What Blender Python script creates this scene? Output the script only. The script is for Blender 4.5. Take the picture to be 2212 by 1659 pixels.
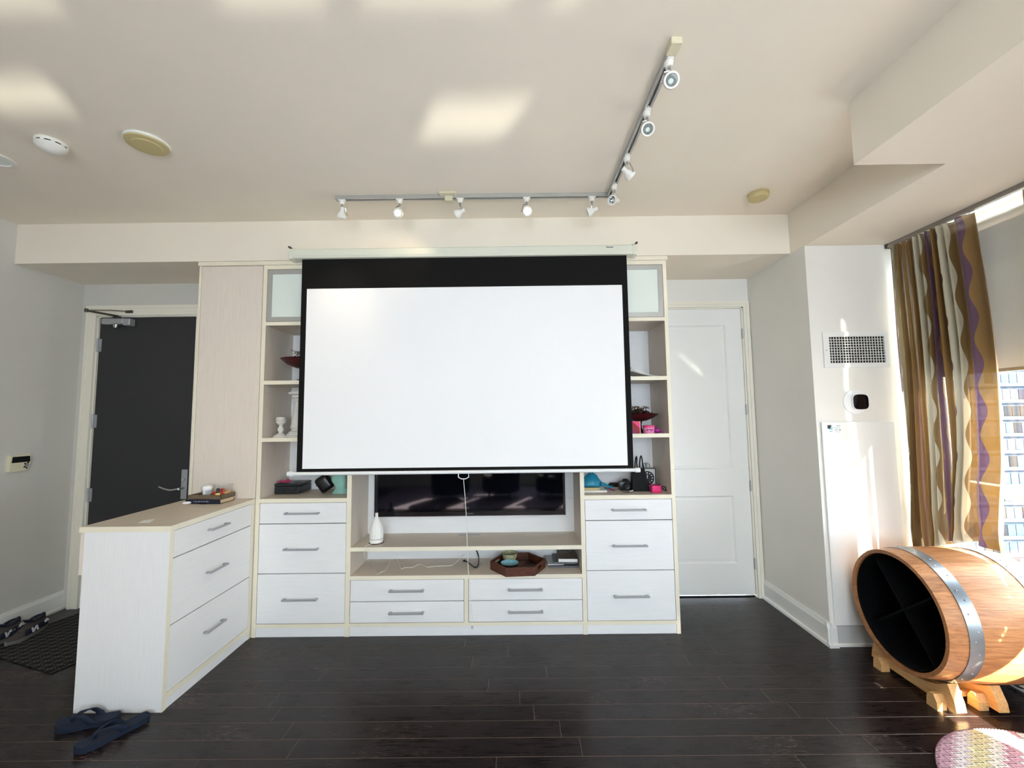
import bpy, bmesh, math, random
from mathutils import Vector, Matrix, Euler
random.seed(7)
for o in list(bpy.data.objects): bpy.data.objects.remove(o)
SC = bpy.context.scene
COL = SC.collection
R = math.radians

# ---------------------------------------------------------------- camera
CAM_F, CAM_D, CAM_H = 880.0, 2.9928, 1.55          # focal length in px of the 2212 px frame
RIGHT = Vector((0.99992251, 0.00457332, -0.01157841))
UP = Vector((0.01188812, -0.07478876, 0.99712853))
FWD = Vector((-0.00369425, 0.99718891, 0.07483733))
CAM = Vector((0, -CAM_D, CAM_H))
cd = bpy.data.cameras.new('camera'); cam = bpy.data.objects.new('camera', cd); COL.objects.link(cam)
cd.sensor_fit = 'HORIZONTAL'; cd.sensor_width = 36.0; cd.lens = CAM_F / 2212 * 36.0
cd.clip_start = 0.05; cd.clip_end = 500
M3 = Matrix((RIGHT, UP, -FWD)).transposed()
cam.matrix_world = Matrix.Translation(CAM) @ M3.to_4x4()
SC.camera = cam

def at(px, py, ax, v):
    """point of the photo pixel on the plane X, Y or Z = v"""
    d = (px - 1106) / CAM_F * RIGHT + (829.5 - py) / CAM_F * UP + FWD
    i = 'XYZ'.index(ax)
    return CAM + d * ((v - CAM[i]) / d[i])

# ---------------------------------------------------------------- light
SC.view_settings.view_transform = 'Standard'; SC.view_settings.look = 'None'
SC.view_settings.gamma = 1.0; SC.view_settings.use_curve_mapping = False
SC.view_settings.exposure = 1.6
w = bpy.data.worlds.new('sky'); SC.world = w; w.use_nodes = True
bg = w.node_tree.nodes['Background']
bg.inputs[0].default_value = (0.80, 0.88, 1.0, 1); bg.inputs[1].default_value = 6.0

def sun(name, d, strength, color, angle):
    l = bpy.data.lights.new(name, 'SUN'); l.energy = strength; l.color = color; l.angle = R(angle)
    o = bpy.data.objects.new(name, l); COL.objects.link(o)
    o.rotation_euler = Vector(d).to_track_quat('-Z', 'Y').to_euler()
    return o
SUN_AZ = Vector((-0.456, 0.89, 0)).normalized()
def sun_dir(el): return SUN_AZ * math.cos(R(el)) + Vector((0, 0, math.sin(R(el))))
sun('sun', sun_dir(-33), 38.0, (1.0, 0.87, 0.70), 0.6)
# added upward sun for light mirrored off the floor, sent through the rear windows
sun('added_sun_glint', sun_dir(24.2), 1.5, (1.0, 0.93, 0.80), 1.0)

def portal(name, loc, rot, sx, sy):
    l = bpy.data.lights.new(name, 'AREA'); l.shape = 'RECTANGLE'; l.size = sx; l.size_y = sy
    l.cycles.is_portal = True
    o = bpy.data.objects.new(name, l); COL.objects.link(o); o.location = loc; o.rotation_euler = rot
    return o
portal('window_portal', (2.98, -2.9, 1.62), (0, R(90), 0), 2.2, 5.6)
portal('window_portal', (.68, -5.68, 1.58), (R(90), 0, 0), 3.5, 1.95)

# ---------------------------------------------------------------- materials
def lin(c):
    return tuple((x / 255 / 12.92) if x / 255 <= 0.04045 else ((x / 255 + 0.055) / 1.055) ** 2.4 for x in c)
MATS = {}
def base(name):
    m = bpy.data.materials.new(name); m.use_nodes = True
    nt = m.node_tree; p = nt.nodes['Principled BSDF']
    MATS[name] = m
    return m, nt, p
def N(nt, t, **kw):
    n = nt.nodes.new(t)
    for k, v in kw.items(): setattr(n, k, v)
    return n
def mat(name, col, rough=0.6, metal=0.0, spec=0.5, noise=0.0, scale=20.0, bump=0.0, coat=0.0, trans=0.0, emit=None, sheen=0.0):
    """plain surface with a little procedural variation"""
    m, nt, p = base(name); L = nt.links
    c = lin(col)
    p.inputs['Roughness'].default_value = rough; p.inputs['Metallic'].default_value = metal
    p.inputs['Specular IOR Level'].default_value = spec
    p.inputs['Coat Weight'].default_value = coat; p.inputs['Transmission Weight'].default_value = trans
    p.inputs['Sheen Weight'].default_value = sheen
    p.inputs['Base Color'].default_value = (*c, 1)
    if noise or bump:
        tc = N(nt, 'ShaderNodeTexCoord'); nz = N(nt, 'ShaderNodeTexNoise')
        nz.inputs['Scale'].default_value = scale; nz.inputs['Detail'].default_value = 4
        L.new(tc.outputs['Object'], nz.inputs['Vector'])
        if noise:
            r = N(nt, 'ShaderNodeValToRGB')
            r.color_ramp.elements[0].position = 0.3; r.color_ramp.elements[1].position = 0.7
            r.color_ramp.elements[0].color = (*[max(0, x * (1 - noise)) for x in c], 1)
            r.color_ramp.elements[1].color = (*[min(1, x * (1 + noise)) for x in c], 1)
            L.new(nz.outputs['Fac'], r.inputs['Fac']); L.new(r.outputs['Color'], p.inputs['Base Color'])
        if bump:
            b = N(nt, 'ShaderNodeBump'); b.inputs['Strength'].default_value = bump; b.inputs['Distance'].default_value = 0.002
            L.new(nz.outputs['Fac'], b.inputs['Height']); L.new(b.outputs['Normal'], p.inputs['Normal'])
    return m
def wood(name, c0, c1, stretch, rough=0.5, scale=6.0, detail=6.0, bump=0.1, rnd=0.0, spec=0.4, contrast=(0.35, 0.65), world=False):
    """wood grain: noise stretched along one axis; stretch = scale factors for x, y, z"""
    m, nt, p = base(name); L = nt.links
    tc = N(nt, 'ShaderNodeTexCoord'); mp = N(nt, 'ShaderNodeMapping'); mp.inputs['Scale'].default_value = stretch
    oi = N(nt, 'ShaderNodeObjectInfo'); ad = N(nt, 'ShaderNodeVectorMath', operation='ADD')
    mu = N(nt, 'ShaderNodeVectorMath', operation='SCALE'); mu.inputs['Scale'].default_value = 37.0
    cx = N(nt, 'ShaderNodeCombineXYZ')
    for i in range(3): L.new(oi.outputs['Random'], cx.inputs[i])
    L.new(cx.outputs[0], mu.inputs[0]); L.new(tc.outputs['Object'], ad.inputs[0]); L.new(mu.outputs[0], ad.inputs[1])
    L.new(ad.outputs[0], mp.inputs['Vector'])
    nz = N(nt, 'ShaderNodeTexNoise'); nz.inputs['Scale'].default_value = scale; nz.inputs['Detail'].default_value = detail
    nz.inputs['Roughness'].default_value = 0.65
    L.new(mp.outputs[0], nz.inputs['Vector'])
    r = N(nt, 'ShaderNodeValToRGB')
    r.color_ramp.elements[0].position, r.color_ramp.elements[1].position = contrast
    r.color_ramp.elements[0].color = (*lin(c0), 1); r.color_ramp.elements[1].color = (*lin(c1), 1)
    L.new(nz.outputs['Fac'], r.inputs['Fac'])
    out = r.outputs['Color']
    if rnd:
        hs = N(nt, 'ShaderNodeHueSaturation'); mr = N(nt, 'ShaderNodeMapRange')
        mr.inputs['To Min'].default_value = 1 - rnd; mr.inputs['To Max'].default_value = 1 + rnd
        L.new(oi.outputs['Random'], mr.inputs['Value']); L.new(mr.outputs[0], hs.inputs['Value'])
        L.new(out, hs.inputs['Color']); out = hs.outputs['Color']
    L.new(out, p.inputs['Base Color'])
    p.inputs['Roughness'].default_value = rough; p.inputs['Specular IOR Level'].default_value = spec
    if bump:
        b = N(nt, 'ShaderNodeBump'); b.inputs['Strength'].default_value = bump; b.inputs['Distance'].default_value = 0.001
        L.new(nz.outputs['Fac'], b.inputs['Height']); L.new(b.outputs['Normal'], p.inputs['Normal'])
    return m
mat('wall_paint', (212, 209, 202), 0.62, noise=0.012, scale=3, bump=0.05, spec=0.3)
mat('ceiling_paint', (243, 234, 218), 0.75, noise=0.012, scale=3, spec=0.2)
mat('wall_paint_lit', (236, 233, 225), 0.6, noise=0.012, scale=3, bump=0.05, spec=0.3)  # wall paint with the brighter light on the right put into its colour
mat('trim_paint', (238, 237, 232), 0.35, spec=0.45)
mat('casing_paint', (240, 235, 220), 0.4, spec=0.45)
mat('door_white', (240, 240, 236), 0.38, spec=0.45)
mat('door_dark', (44, 44, 46), 0.55, noise=0.05, scale=200, bump=0.05)
wood('laminate_h', (237, 236, 235), (243, 243, 244), (1.2, 10, 60), 0.42, 5.0, rnd=0.012)
wood('laminate_v', (226, 213, 199), (235, 224, 211), (60, 60, 1.2), 0.42, 5.0, rnd=0.01)
wood('laminate_end', (238, 237, 237), (244, 244, 245), (60, 60, 1.2), 0.42, 5.0)
wood('laminate_in', (214, 201, 187), (226, 214, 201), (40, 40, 1.4), 0.5, 5.0)
wood('laminate_shelf', (208, 194, 176), (221, 208, 191), (1.4, 40, 40), 0.45, 5.0)
wood('laminate_y', (236, 235, 233), (242, 241, 240), (10, 1.2, 60), 0.42, 5.0, rnd=0.012)
mat('edge_band', (240, 232, 210), 0.45, noise=0.02, scale=60)
mat('satin_metal', (172, 173, 176), 0.4, 0.35)
mat('chrome', (200, 200, 200), 0.16, 1.0)
mat('dark_metal', (90, 88, 82), 0.4, 0.9)
mat('alu_frame', (190, 190, 186), 0.4, 0.55)
mat('frosted_glass', (232, 240, 232), 0.55, spec=0.4)
mat('cream_plastic', (224, 216, 186), 0.5)
mat('aged_plastic', (206, 190, 138), 0.55)
mat('white_plastic', (238, 236, 228), 0.4)
mat('pure_white', (245, 245, 245), 0.45)
mat('black_plastic', (14, 14, 15), 0.35)
mat('black_fabric', (13, 13, 13), 0.85, noise=0.2, scale=150)
mat('black_satin', (12, 12, 14), 0.3, bump=0.4, scale=30)
mat('screen_white', (250, 250, 251), 0.8, spec=0.1)
mat('screen_black', (20, 19, 18), 0.85, spec=0.2)
mat('housing', (226, 228, 212), 0.45, spec=0.4)
mat('tv_glass', (5, 6, 12), 0.045, spec=0.55)
mat('tv_bezel', (8, 8, 9), 0.18, spec=0.5)
mat('ceramic_white', (243, 242, 238), 0.35)
mat('plaster_white', (228, 224, 216), 0.7, noise=0.02, scale=60)
mat('outlet_white', (240, 240, 240), 0.4)
mat('cord_white', (235, 232, 222), 0.5)
mat('brown_base', (92, 58, 38), 0.5)
wood('walnut', (64, 32, 20), (104, 56, 36), (4, 4, 30), 0.4, 6.0)
wood('tray_wood', (96, 82, 64), (128, 110, 88), (3, 30, 30), 0.6, 6.0)
wood('box_side', (208, 182, 142), (222, 198, 160), (3, 30, 30), 0.6, 6.0)
mat('tray_black', (14, 12, 12), 0.4)
mat('tan_wood', (122, 98, 72), 0.5); mat('slate_wood', (62, 70, 68), 0.5)
mat('paper_white', (240, 238, 232), 0.8); mat('paper_cream', (226, 216, 190), 0.8)
mat('navy_cover', (16, 22, 48), 0.45)
mat('pink', (232, 62, 130), 0.5); mat('hot_pink', (236, 40, 120), 0.45); mat('rose_pink', (240, 150, 186), 0.35)
mat('deep_red', (150, 8, 22), 0.5); mat('orange', (214, 110, 40), 0.5); mat('magenta', (150, 30, 130), 0.5)
mat('maroon', (70, 16, 22), 0.35, noise=0.2, scale=60)
mat('dark_brown', (48, 28, 20), 0.7, noise=0.3, scale=60); mat('twig', (92, 66, 48), 0.8); mat('pale_twig', (180, 156, 124), 0.8)
mat('mint', (150, 200, 184), 0.6, noise=0.05, scale=30); mat('teal_bag', (24, 130, 160), 0.4, noise=0.15, scale=40)
mat('carved_black', (40, 42, 44), 0.35, noise=0.3, scale=120, bump=0.8)
mat('khaki_paper', (196, 176, 130), 0.7)
mat('flipflop_blue', (14, 28, 50), 0.85, noise=0.12, scale=160, bump=0.2)
mat('flipflop_sole', (12, 28, 48), 0.8)
mat('sneaker_navy', (26, 32, 50), 0.8, noise=0.1, scale=150); mat('sneaker_grey', (74, 66, 64), 0.85, noise=0.15, scale=120)
mat('sneaker_sole', (110, 108, 102), 0.8); mat('reflective_white', (240, 242, 244), 0.4)
mat('galvanised', (152, 160, 166), 0.32, 0.85, noise=0.16, scale=9)
mat('barrel_black', (2, 2, 5), 0.85, spec=0.2)
mat('rail_grey', (150, 142, 132), 0.4, 0.4)
mb_, nt_, p_ = base('blind_fabric'); p_.inputs['Base Color'].default_value = (*lin((222, 223, 218)), 1); p_.inputs['Roughness'].default_value = .85
tr_ = N(nt_, 'ShaderNodeBsdfTranslucent'); tr_.inputs['Color'].default_value = (.8, .8, .76, 1)
mx_ = N(nt_, 'ShaderNodeMixShader'); mx_.inputs[0].default_value = .05
nt_.links.new(p_.outputs[0], mx_.inputs[1]); nt_.links.new(tr_.outputs[0], mx_.inputs[2]); nt_.links.new(mx_.outputs[0], nt_.nodes['Material Output'].inputs['Surface'])
mat('clear_plastic', (235, 238, 238), 0.1)
mat('snack_red', (190, 42, 40), 0.4); mat('snack_tan', (222, 180, 110), 0.6)
mat('bottle_yellow', (240, 226, 130), 0.35)
mat('print_dark', (40, 52, 66), 0.6); mat('print_grey', (140, 146, 150), 0.6); mat('print_teal', (150, 200, 205), 0.6)
mat('armchair_fabric', (16, 34, 40), 0.9)
mat('kick_grey', (196, 196, 194), 0.5)
wood('oak_stave', (150, 98, 60), (190, 134, 88), (2.0, 26, 26), 0.45, 4.0, rnd=0.16, spec=0.35, bump=0.25)
wood('oak_stand', (196, 148, 92), (220, 176, 120), (30, 3, 30), 0.5, 4.0)
m_, nt_, p_ = base('lamp_glow'); p_.inputs['Base Color'].default_value = (.9, .85, .7, 1); p_.inputs['Emission Color'].default_value = (1, .9, .68, 1); p_.inputs['Emission Strength'].default_value = 1.0

def floor_material():
    m, nt, p = base('plank_wood'); L = nt.links
    tc = N(nt, 'ShaderNodeTexCoord'); oi = N(nt, 'ShaderNodeObjectInfo')
    cx = N(nt, 'ShaderNodeCombineXYZ'); sc = N(nt, 'ShaderNodeVectorMath', operation='SCALE'); sc.inputs['Scale'].default_value = 53
    for i in range(3): L.new(oi.outputs['Random'], cx.inputs[i])
    L.new(cx.outputs[0], sc.inputs[0])
    ad = N(nt, 'ShaderNodeVectorMath', operation='ADD'); L.new(tc.outputs['Object'], ad.inputs[0]); L.new(sc.outputs[0], ad.inputs[1])
    mp = N(nt, 'ShaderNodeMapping'); mp.inputs['Scale'].default_value = (1.6, 24, 24); L.new(ad.outputs[0], mp.inputs['Vector'])
    nz = N(nt, 'ShaderNodeTexNoise'); nz.inputs['Scale'].default_value = 4; nz.inputs['Detail'].default_value = 8
    L.new(mp.outputs[0], nz.inputs['Vector'])
    r = N(nt, 'ShaderNodeValToRGB'); r.color_ramp.elements[0].position = .3; r.color_ramp.elements[1].position = .75
    r.color_ramp.elements[0].color = (*lin((23, 16, 15)), 1); r.color_ramp.elements[1].color = (*lin((38, 28, 27)), 1)
    L.new(nz.outputs['Fac'], r.inputs['Fac'])
    # worn pale flecks along the grain
    mp2 = N(nt, 'ShaderNodeMapping'); mp2.inputs['Scale'].default_value = (9, 110, 60); L.new(ad.outputs[0], mp2.inputs['Vector'])
    n2 = N(nt, 'ShaderNodeTexNoise'); n2.inputs['Scale'].default_value = 3; n2.inputs['Detail'].default_value = 2
    L.new(mp2.outputs[0], n2.inputs['Vector'])
    n3 = N(nt, 'ShaderNodeTexNoise'); n3.inputs['Scale'].default_value = 1.8; L.new(ad.outputs[0], n3.inputs['Vector'])
    m1 = N(nt, 'ShaderNodeMath', operation='MULTIPLY'); L.new(n2.outputs['Fac'], m1.inputs[0]); L.new(n3.outputs['Fac'], m1.inputs[1])
    r2 = N(nt, 'ShaderNodeValToRGB'); r2.color_ramp.elements[0].position = .40; r2.color_ramp.elements[1].position = .47
    L.new(m1.outputs[0], r2.inputs['Fac'])
    mx = N(nt, 'ShaderNodeMix', data_type='RGBA'); L.new(r2.outputs['Color'], mx.inputs['Factor'])
    L.new(r.outputs['Color'], mx.inputs['A']); mx.inputs['B'].default_value = (*lin((120, 98, 88)), 1)
    hs = N(nt, 'ShaderNodeHueSaturation'); mr = N(nt, 'ShaderNodeMapRange'); mr.inputs['To Min'].default_value = .8; mr.inputs['To Max'].default_value = 1.2
    L.new(oi.outputs['Random'], mr.inputs['Value']); L.new(mr.outputs[0], hs.inputs['Value']); L.new(mx.outputs['Result'], hs.inputs['Color'])
    L.new(hs.outputs['Color'], p.inputs['Base Color'])
    rr = N(nt, 'ShaderNodeMapRange'); rr.inputs['To Min'].default_value = .2; rr.inputs['To Max'].default_value = .38
    L.new(nz.outputs['Fac'], rr.inputs['Value']); L.new(rr.outputs[0], p.inputs['Roughness'])
    p.inputs['Specular IOR Level'].default_value = 0.36
    b = N(nt, 'ShaderNodeBump'); b.inputs['Strength'].default_value = .12; b.inputs['Distance'].default_value = .001
    L.new(nz.outputs['Fac'], b.inputs['Height']); L.new(b.outputs['Normal'], p.inputs['Normal'])
floor_material()
mat('floor_base', (138, 116, 102), 0.7)

def uv_math_material(name, rough, build):
    m, nt, p = base(name); L = nt.links
    uv = N(nt, 'ShaderNodeUVMap'); sp = N(nt, 'ShaderNodeSeparateXYZ'); L.new(uv.outputs[0], sp.inputs[0])
    def mth(op, a, b=None, c=None):
        n = N(nt, 'ShaderNodeMath', operation=op)
        for i, v in enumerate((a, b, c)):
            if v is None: continue
            if isinstance(v, (int, float)): n.inputs[i].default_value = v
            else: L.new(v, n.inputs[i])
        return n.outputs[0]
    def ramp(fac, stops, interp='CONSTANT'):
        r = N(nt, 'ShaderNodeValToRGB'); r.color_ramp.interpolation = interp
        e = r.color_ramp.elements
        while len(e) < len(stops): e.new(0.5)
        for i, (pos, c) in enumerate(stops): e[i].position = pos; e[i].color = (*lin(c), 1)
        L.new(fac, r.inputs['Fac']); return r.outputs['Color']
    def mix(f, a, b):
        x = N(nt, 'ShaderNodeMix', data_type='RGBA'); L.new(f, x.inputs['Factor'])
        for k, v in (('A', a), ('B', b)):
            if isinstance(v, tuple): x.inputs[k].default_value = (*lin(v), 1)
            else: L.new(v, x.inputs[k])
        return x.outputs['Result']
    p.inputs['Roughness'].default_value = rough
    build(m, nt, p, L, sp.outputs[0], sp.outputs[1], mth, ramp, mix)
    return m
# curtain: tall wavy stripes of purple, ochre, taupe and cream, thin cloth that lets light through
def curtain_build(m, nt, p, L, u, v, mth, ramp, mix):
    s = mth('SINE', mth('MULTIPLY', v, 2 * math.pi / 0.27))
    k = mth('SINE', mth('MULTIPLY', u, 2 * math.pi / 0.26))
    uu = mth('ADD', u, mth('MULTIPLY', mth('MULTIPLY', s, 0.014), 1.0))
    f = mth('FRACT', mth('DIVIDE', uu, 0.56))
    c1 = ramp(f, [(0, (130, 98, 46)), (0.22, (86, 56, 78)), (0.30, (118, 88, 40)), (0.48, (180, 172, 148)), (0.56, (152, 140, 112)), (0.64, (184, 176, 152)), (0.75, (86, 56, 78)), (0.85, (128, 94, 42))])
    L.new(c1, p.inputs['Base Color']); p.inputs['Sheen Weight'].default_value = 0.2
    tr = N(nt, 'ShaderNodeBsdfTranslucent'); L.new(c1, tr.inputs['Color'])
    tp = N(nt, 'ShaderNodeBsdfTransparent')
    mx = N(nt, 'ShaderNodeMixShader'); mx.inputs[0].default_value = 0.18
    L.new(p.outputs[0], mx.inputs[1]); L.new(tr.outputs[0], mx.inputs[2])
    mx2 = N(nt, 'ShaderNodeMixShader'); mx2.inputs[0].default_value = 0.05
    L.new(mx.outputs[0], mx2.inputs[1]); L.new(tp.outputs[0], mx2.inputs[2])
    L.new(mx2.outputs[0], nt.nodes['Material Output'].inputs['Surface'])
uv_math_material('curtain_cloth', 0.8, curtain_build)
# chevron weave
def chevron_build(m, nt, p, L, u, v, mth, ramp, mix):
    tri = mth('PINGPONG', v, 0.024)
    f = mth('ADD', u, mth('MULTIPLY', tri, 1.1))
    b = mth('FRACT', mth('DIVIDE', f, 0.30))
    band = ramp(b, [(0, (196, 158, 170)), (.2, (226, 216, 216)), (.36, (214, 206, 164)), (.56, (232, 224, 214)), (.70, (200, 160, 172)), (.86, (228, 226, 228))])
    fine = mth('FRACT', mth('DIVIDE', f, 0.032))
    lines = ramp(fine, [(0, (58, 42, 58)), (.16, (246, 244, 240)), (.5, (236, 230, 228)), (.62, (176, 142, 154)), (.74, (246, 244, 240))])
    n = N(nt, 'ShaderNodeMix', data_type='RGBA', blend_type='MULTIPLY'); n.inputs['Factor'].default_value = 0.9
    L.new(band, n.inputs['A']); L.new(lines, n.inputs['B']); L.new(n.outputs['Result'], p.inputs['Base Color'])
    p.inputs['Specular IOR Level'].default_value = .1
uv_math_material('chevron_cloth', 0.9, chevron_build)
mat('rug_edge', (150, 112, 128), 0.9, noise=0.35, scale=60)
# door mat: pale lattice on black
def mat_build(m, nt, p, L, u, v, mth, ramp, mix):
    a = mth('LESS_THAN', mth('FRACT', mth('DIVIDE', u, 0.066)), 0.10)
    b = mth('LESS_THAN', mth('FRACT', mth('DIVIDE', mth('ADD', v, mth('MULTIPLY', u, 0.35)), 0.046)), 0.13)
    dash = mth('GREATER_THAN', mth('FRACT', mth('DIVIDE', u, 0.022)), 0.45)
    f = mth('MAXIMUM', a, mth('MULTIPLY', b, dash))
    L.new(mix(f, (14, 13, 13), (104, 98, 88)), p.inputs['Base Color'])
uv_math_material('mat_weave', 0.95, mat_build)
# lavender rug behind the camera
wood('rug_lavender', (128, 116, 138), (158, 146, 166), (4, 60, 4), 0.95, 5.0)
# bowl glazes
wood('glaze_teal', (60, 140, 160), (176, 216, 222), (30, 30, 30), 0.25, 6.0)
wood('glaze_pattern', (52, 84, 60), (226, 214, 170), (40, 40, 40), 0.3, 8.0, contrast=(.45, .52))
mat('glaze_dark', (34, 22, 22), 0.3)
wood('cover_brown', (70, 62, 54), (132, 118, 98), (20, 20, 20), 0.5, 3.0, contrast=(.42, .6))
wood('cover_grey', (86, 90, 96), (120, 122, 126), (20, 20, 20), 0.5, 3.0)

def glass_material(name, tint=(1, 1, 1), gloss=0.08):
    m, nt, p = base(name); L = nt.links
    tp = N(nt, 'ShaderNodeBsdfTransparent'); tp.inputs[0].default_value = (*tint, 1)
    gl = N(nt, 'ShaderNodeBsdfGlossy'); gl.inputs['Roughness'].default_value = 0.02
    mx = N(nt, 'ShaderNodeMixShader'); mx.inputs[0].default_value = gloss
    L.new(tp.outputs[0], mx.inputs[1]); L.new(gl.outputs[0], mx.inputs[2]); L.new(mx.outputs[0], nt.nodes['Material Output'].inputs['Surface'])
glass_material('window_glass', (0.94, 0.97, 0.97), 0.05)
glass_material('thin_plastic', (0.93, 0.94, 0.94), 0.12)
mat('facade_glass', (36, 48, 62), 0.6, spec=0.08); mat('facade_white', (56, 60, 66), 0.8, spec=0.05)
mat('facade_grey', (14, 17, 22), 0.6, spec=0.08); mat('facade_pale', (46, 56, 66), 0.7, spec=0.05); mat('facade_tan', (46, 40, 36), 0.7, spec=0.05)

# ---------------------------------------------------------------- geometry helpers
ORG = {}
class B:
    """collects shapes in world coordinates; done() links them as one mesh object"""
    def __init__(self): self.bm = bmesh.new(); self.uv = None
    def box(self, lo, hi, bev=0.0, rot=None, seg=1):
        lo = Vector(lo); hi = Vector(hi); c = (lo + hi) / 2; d = hi - lo
        g = bmesh.ops.create_cube(self.bm, size=1.0); vs = g['verts']
        for v in vs: v.co = Vector((v.co.x * d.x, v.co.y * d.y, v.co.z * d.z))
        if bev > 0:
            es = {e for v in vs for e in v.link_edges}
            r = bmesh.ops.bevel(self.bm, geom=list(es), offset=min(bev, min(d) * .45), segments=seg, affect='EDGES', profile=.6)
            vs = {v for f in r['faces'] for v in f.verts}
            stack = list(vs); seen = set(vs)
            while stack:
                v = stack.pop()
                for e in v.link_edges:
                    o = e.other_vert(v)
                    if o not in seen: seen.add(o); stack.append(o)
            vs = seen
        M = Matrix.Translation(c) @ (rot.to_matrix().to_4x4() if rot else Matrix())
        for v in vs: v.co = M @ v.co
        return self
    def tube(self, pts, r, n=8, caps=True, radii=None):
        pts = [Vector(p) for p in pts]; rings = []
        t0 = (pts[1] - pts[0]).normalized()
        up = Vector((0, 0, 1)) if abs(t0.z) < .9 else Vector((1, 0, 0))
        x = t0.cross(up).normalized()
        for i, p in enumerate(pts):
            t = ((pts[min(i + 1, len(pts) - 1)] - pts[max(i - 1, 0)])).normalized()
            x = (x - t * x.dot(t)).normalized(); y = t.cross(x)
            rr = radii[i] if radii else r
            rings.append([self.bm.verts.new(p + (x * math.cos(2 * math.pi * k / n) + y * math.sin(2 * math.pi * k / n)) * rr) for k in range(n)])
        for a, b in zip(rings, rings[1:]):
            for k in range(n): self.bm.faces.new((a[k], a[(k + 1) % n], b[(k + 1) % n], b[k]))
        if caps:
            self.bm.faces.new(rings[0][::-1]); self.bm.faces.new(rings[-1])
        return self
    def cyl(self, p0, p1, r, r1=None, n=20):
        return self.tube([p0, p1], r, n, radii=[r, r if r1 is None else r1])
    def lathe(self, prof, c=(0, 0, 0), n=28, M=None, a0=0.0, a1=2 * math.pi):
        """prof: (radius, height) about the local z axis; M turns local into world"""
        full = abs(a1 - a0 - 2 * math.pi) < 1e-6
        m = n if full else n + 1
        T = Matrix.Translation(Vector(c)) @ (M.to_4x4() if M else Matrix())
        rings = []
        for r, z in prof:
            if r < 1e-6: rings.append([self.bm.verts.new(T @ Vector((0, 0, z)))])
            else: rings.append([self.bm.verts.new(T @ Vector((r * math.cos(a0 + (a1 - a0) * k / n), r * math.sin(a0 + (a1 - a0) * k / n), z))) for k in range(m)])
        for a, b in zip(rings, rings[1:]):
            for k in range(n):
                k2 = (k + 1) % m
                q = [a[k % len(a)], a[k2 % len(a)], b[k2 % len(b)], b[k % len(b)]]
                q2 = []
                for v in q:
                    if v not in q2: q2.append(v)
                if len(q2) > 2:
                    try: self.bm.faces.new(q2)
                    except ValueError: pass
        return self
    def prism(self, pts, h0, h1, M=None):
        """polygon in local xy, extruded along local z"""
        T = M if M else Matrix()
        a = [self.bm.verts.new(T @ Vector((x, y, h0))) for x, y in pts]
        b = [self.bm.verts.new(T @ Vector((x, y, h1))) for x, y in pts]
        n = len(pts)
        self.bm.faces.new(a[::-1]); self.bm.faces.new(b)
        for k in range(n): self.bm.faces.new((a[k], a[(k + 1) % n], b[(k + 1) % n], b[k]))
        return self
    def ball(self, c, r, sc=(1, 1, 1), n=12, rot=None):
        g = bmesh.ops.create_uvsphere(self.bm, u_segments=n, v_segments=max(6, n // 2), radius=1.0)
        M = Matrix.Translation(Vector(c)) @ (rot.to_matrix().to_4x4() if rot else Matrix())
        for v in g['verts']: v.co = M @ Vector((v.co.x * r * sc[0], v.co.y * r * sc[1], v.co.z * r * sc[2]))
        return self
    def loft(self, sections, caps=True):
        rings = [[self.bm.verts.new(Vector(p)) for p in s] for s in sections]
        n = len(rings[0])
        for a, b in zip(rings, rings[1:]):
            for k in range(n): self.bm.faces.new((a[k], a[(k + 1) % n], b[(k + 1) % n], b[k]))
        if caps: self.bm.faces.new(rings[0][::-1]); self.bm.faces.new(rings[-1])
        return self
    def grid(self, P, uvs=None):
        """P[i][j] points; uvs[i][j]"""
        V = [[self.bm.verts.new(Vector(p)) for p in row] for row in P]
        if uvs and self.uv is None: self.uv = self.bm.loops.layers.uv.new('UVMap')
        for i in range(len(V) - 1):
            for j in range(len(V[0]) - 1):
                f = self.bm.faces.new((V[i][j], V[i + 1][j], V[i + 1][j + 1], V[i][j + 1]))
                if uvs:
                    for l, (a, b) in zip(f.loops, ((i, j), (i + 1, j), (i + 1, j + 1), (i, j + 1))): l[self.uv].uv = uvs[a][b]
        return self
    def done(self, name, m, parent=None, smooth=None, solid=0.0):
        bm = self.bm
        bmesh.ops.recalc_face_normals(bm, faces=bm.faces[:])
        if parent is not None: org = ORG[parent]
        else:
            xs = [v.co for v in bm.verts]
            lo = Vector([min(v[i] for v in xs) for i in range(3)]); hi = Vector([max(v[i] for v in xs) for i in range(3)])
            org = Vector(((lo.x + hi.x) / 2, (lo.y + hi.y) / 2, lo.z))
        for v in bm.verts: v.co -= org
        me = bpy.data.meshes.new(name); bm.to_mesh(me); bm.free()
        if smooth is not None:
            for p in me.polygons: p.use_smooth = True
            me.set_sharp_from_angle(angle=R(smooth))
        me.materials.append(MATS[m])
        o = bpy.data.objects.new(name, me); COL.objects.link(o)
        if parent is not None: o.parent = parent
        else: o.location = org
        ORG[o] = org
        if solid:
            s = o.modifiers.new('thick', 'SOLIDIFY'); s.thickness = solid; s.offset = 0
        return o
def smooth_path(pts, n=5):
    pts = [Vector(p) for p in pts]; out = []
    for i in range(len(pts) - 1):
        a, b, c, d = pts[max(i - 1, 0)], pts[i], pts[i + 1], pts[min(i + 2, len(pts) - 1)]
        for k in range(n):
            u = k / n
            out.append(.5 * (2 * b + (c - a) * u + (2 * a - 5 * b + 4 * c - d) * u * u + (3 * b - a - 3 * c + d) * u ** 3))
    return out + [pts[-1]]
def tag(o, label=None, cat=None, group=None, kind=None):
    if label: o['label'] = label
    if cat: o['category'] = cat
    if group: o['group'] = group
    if kind: o['kind'] = kind
    return o
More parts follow.
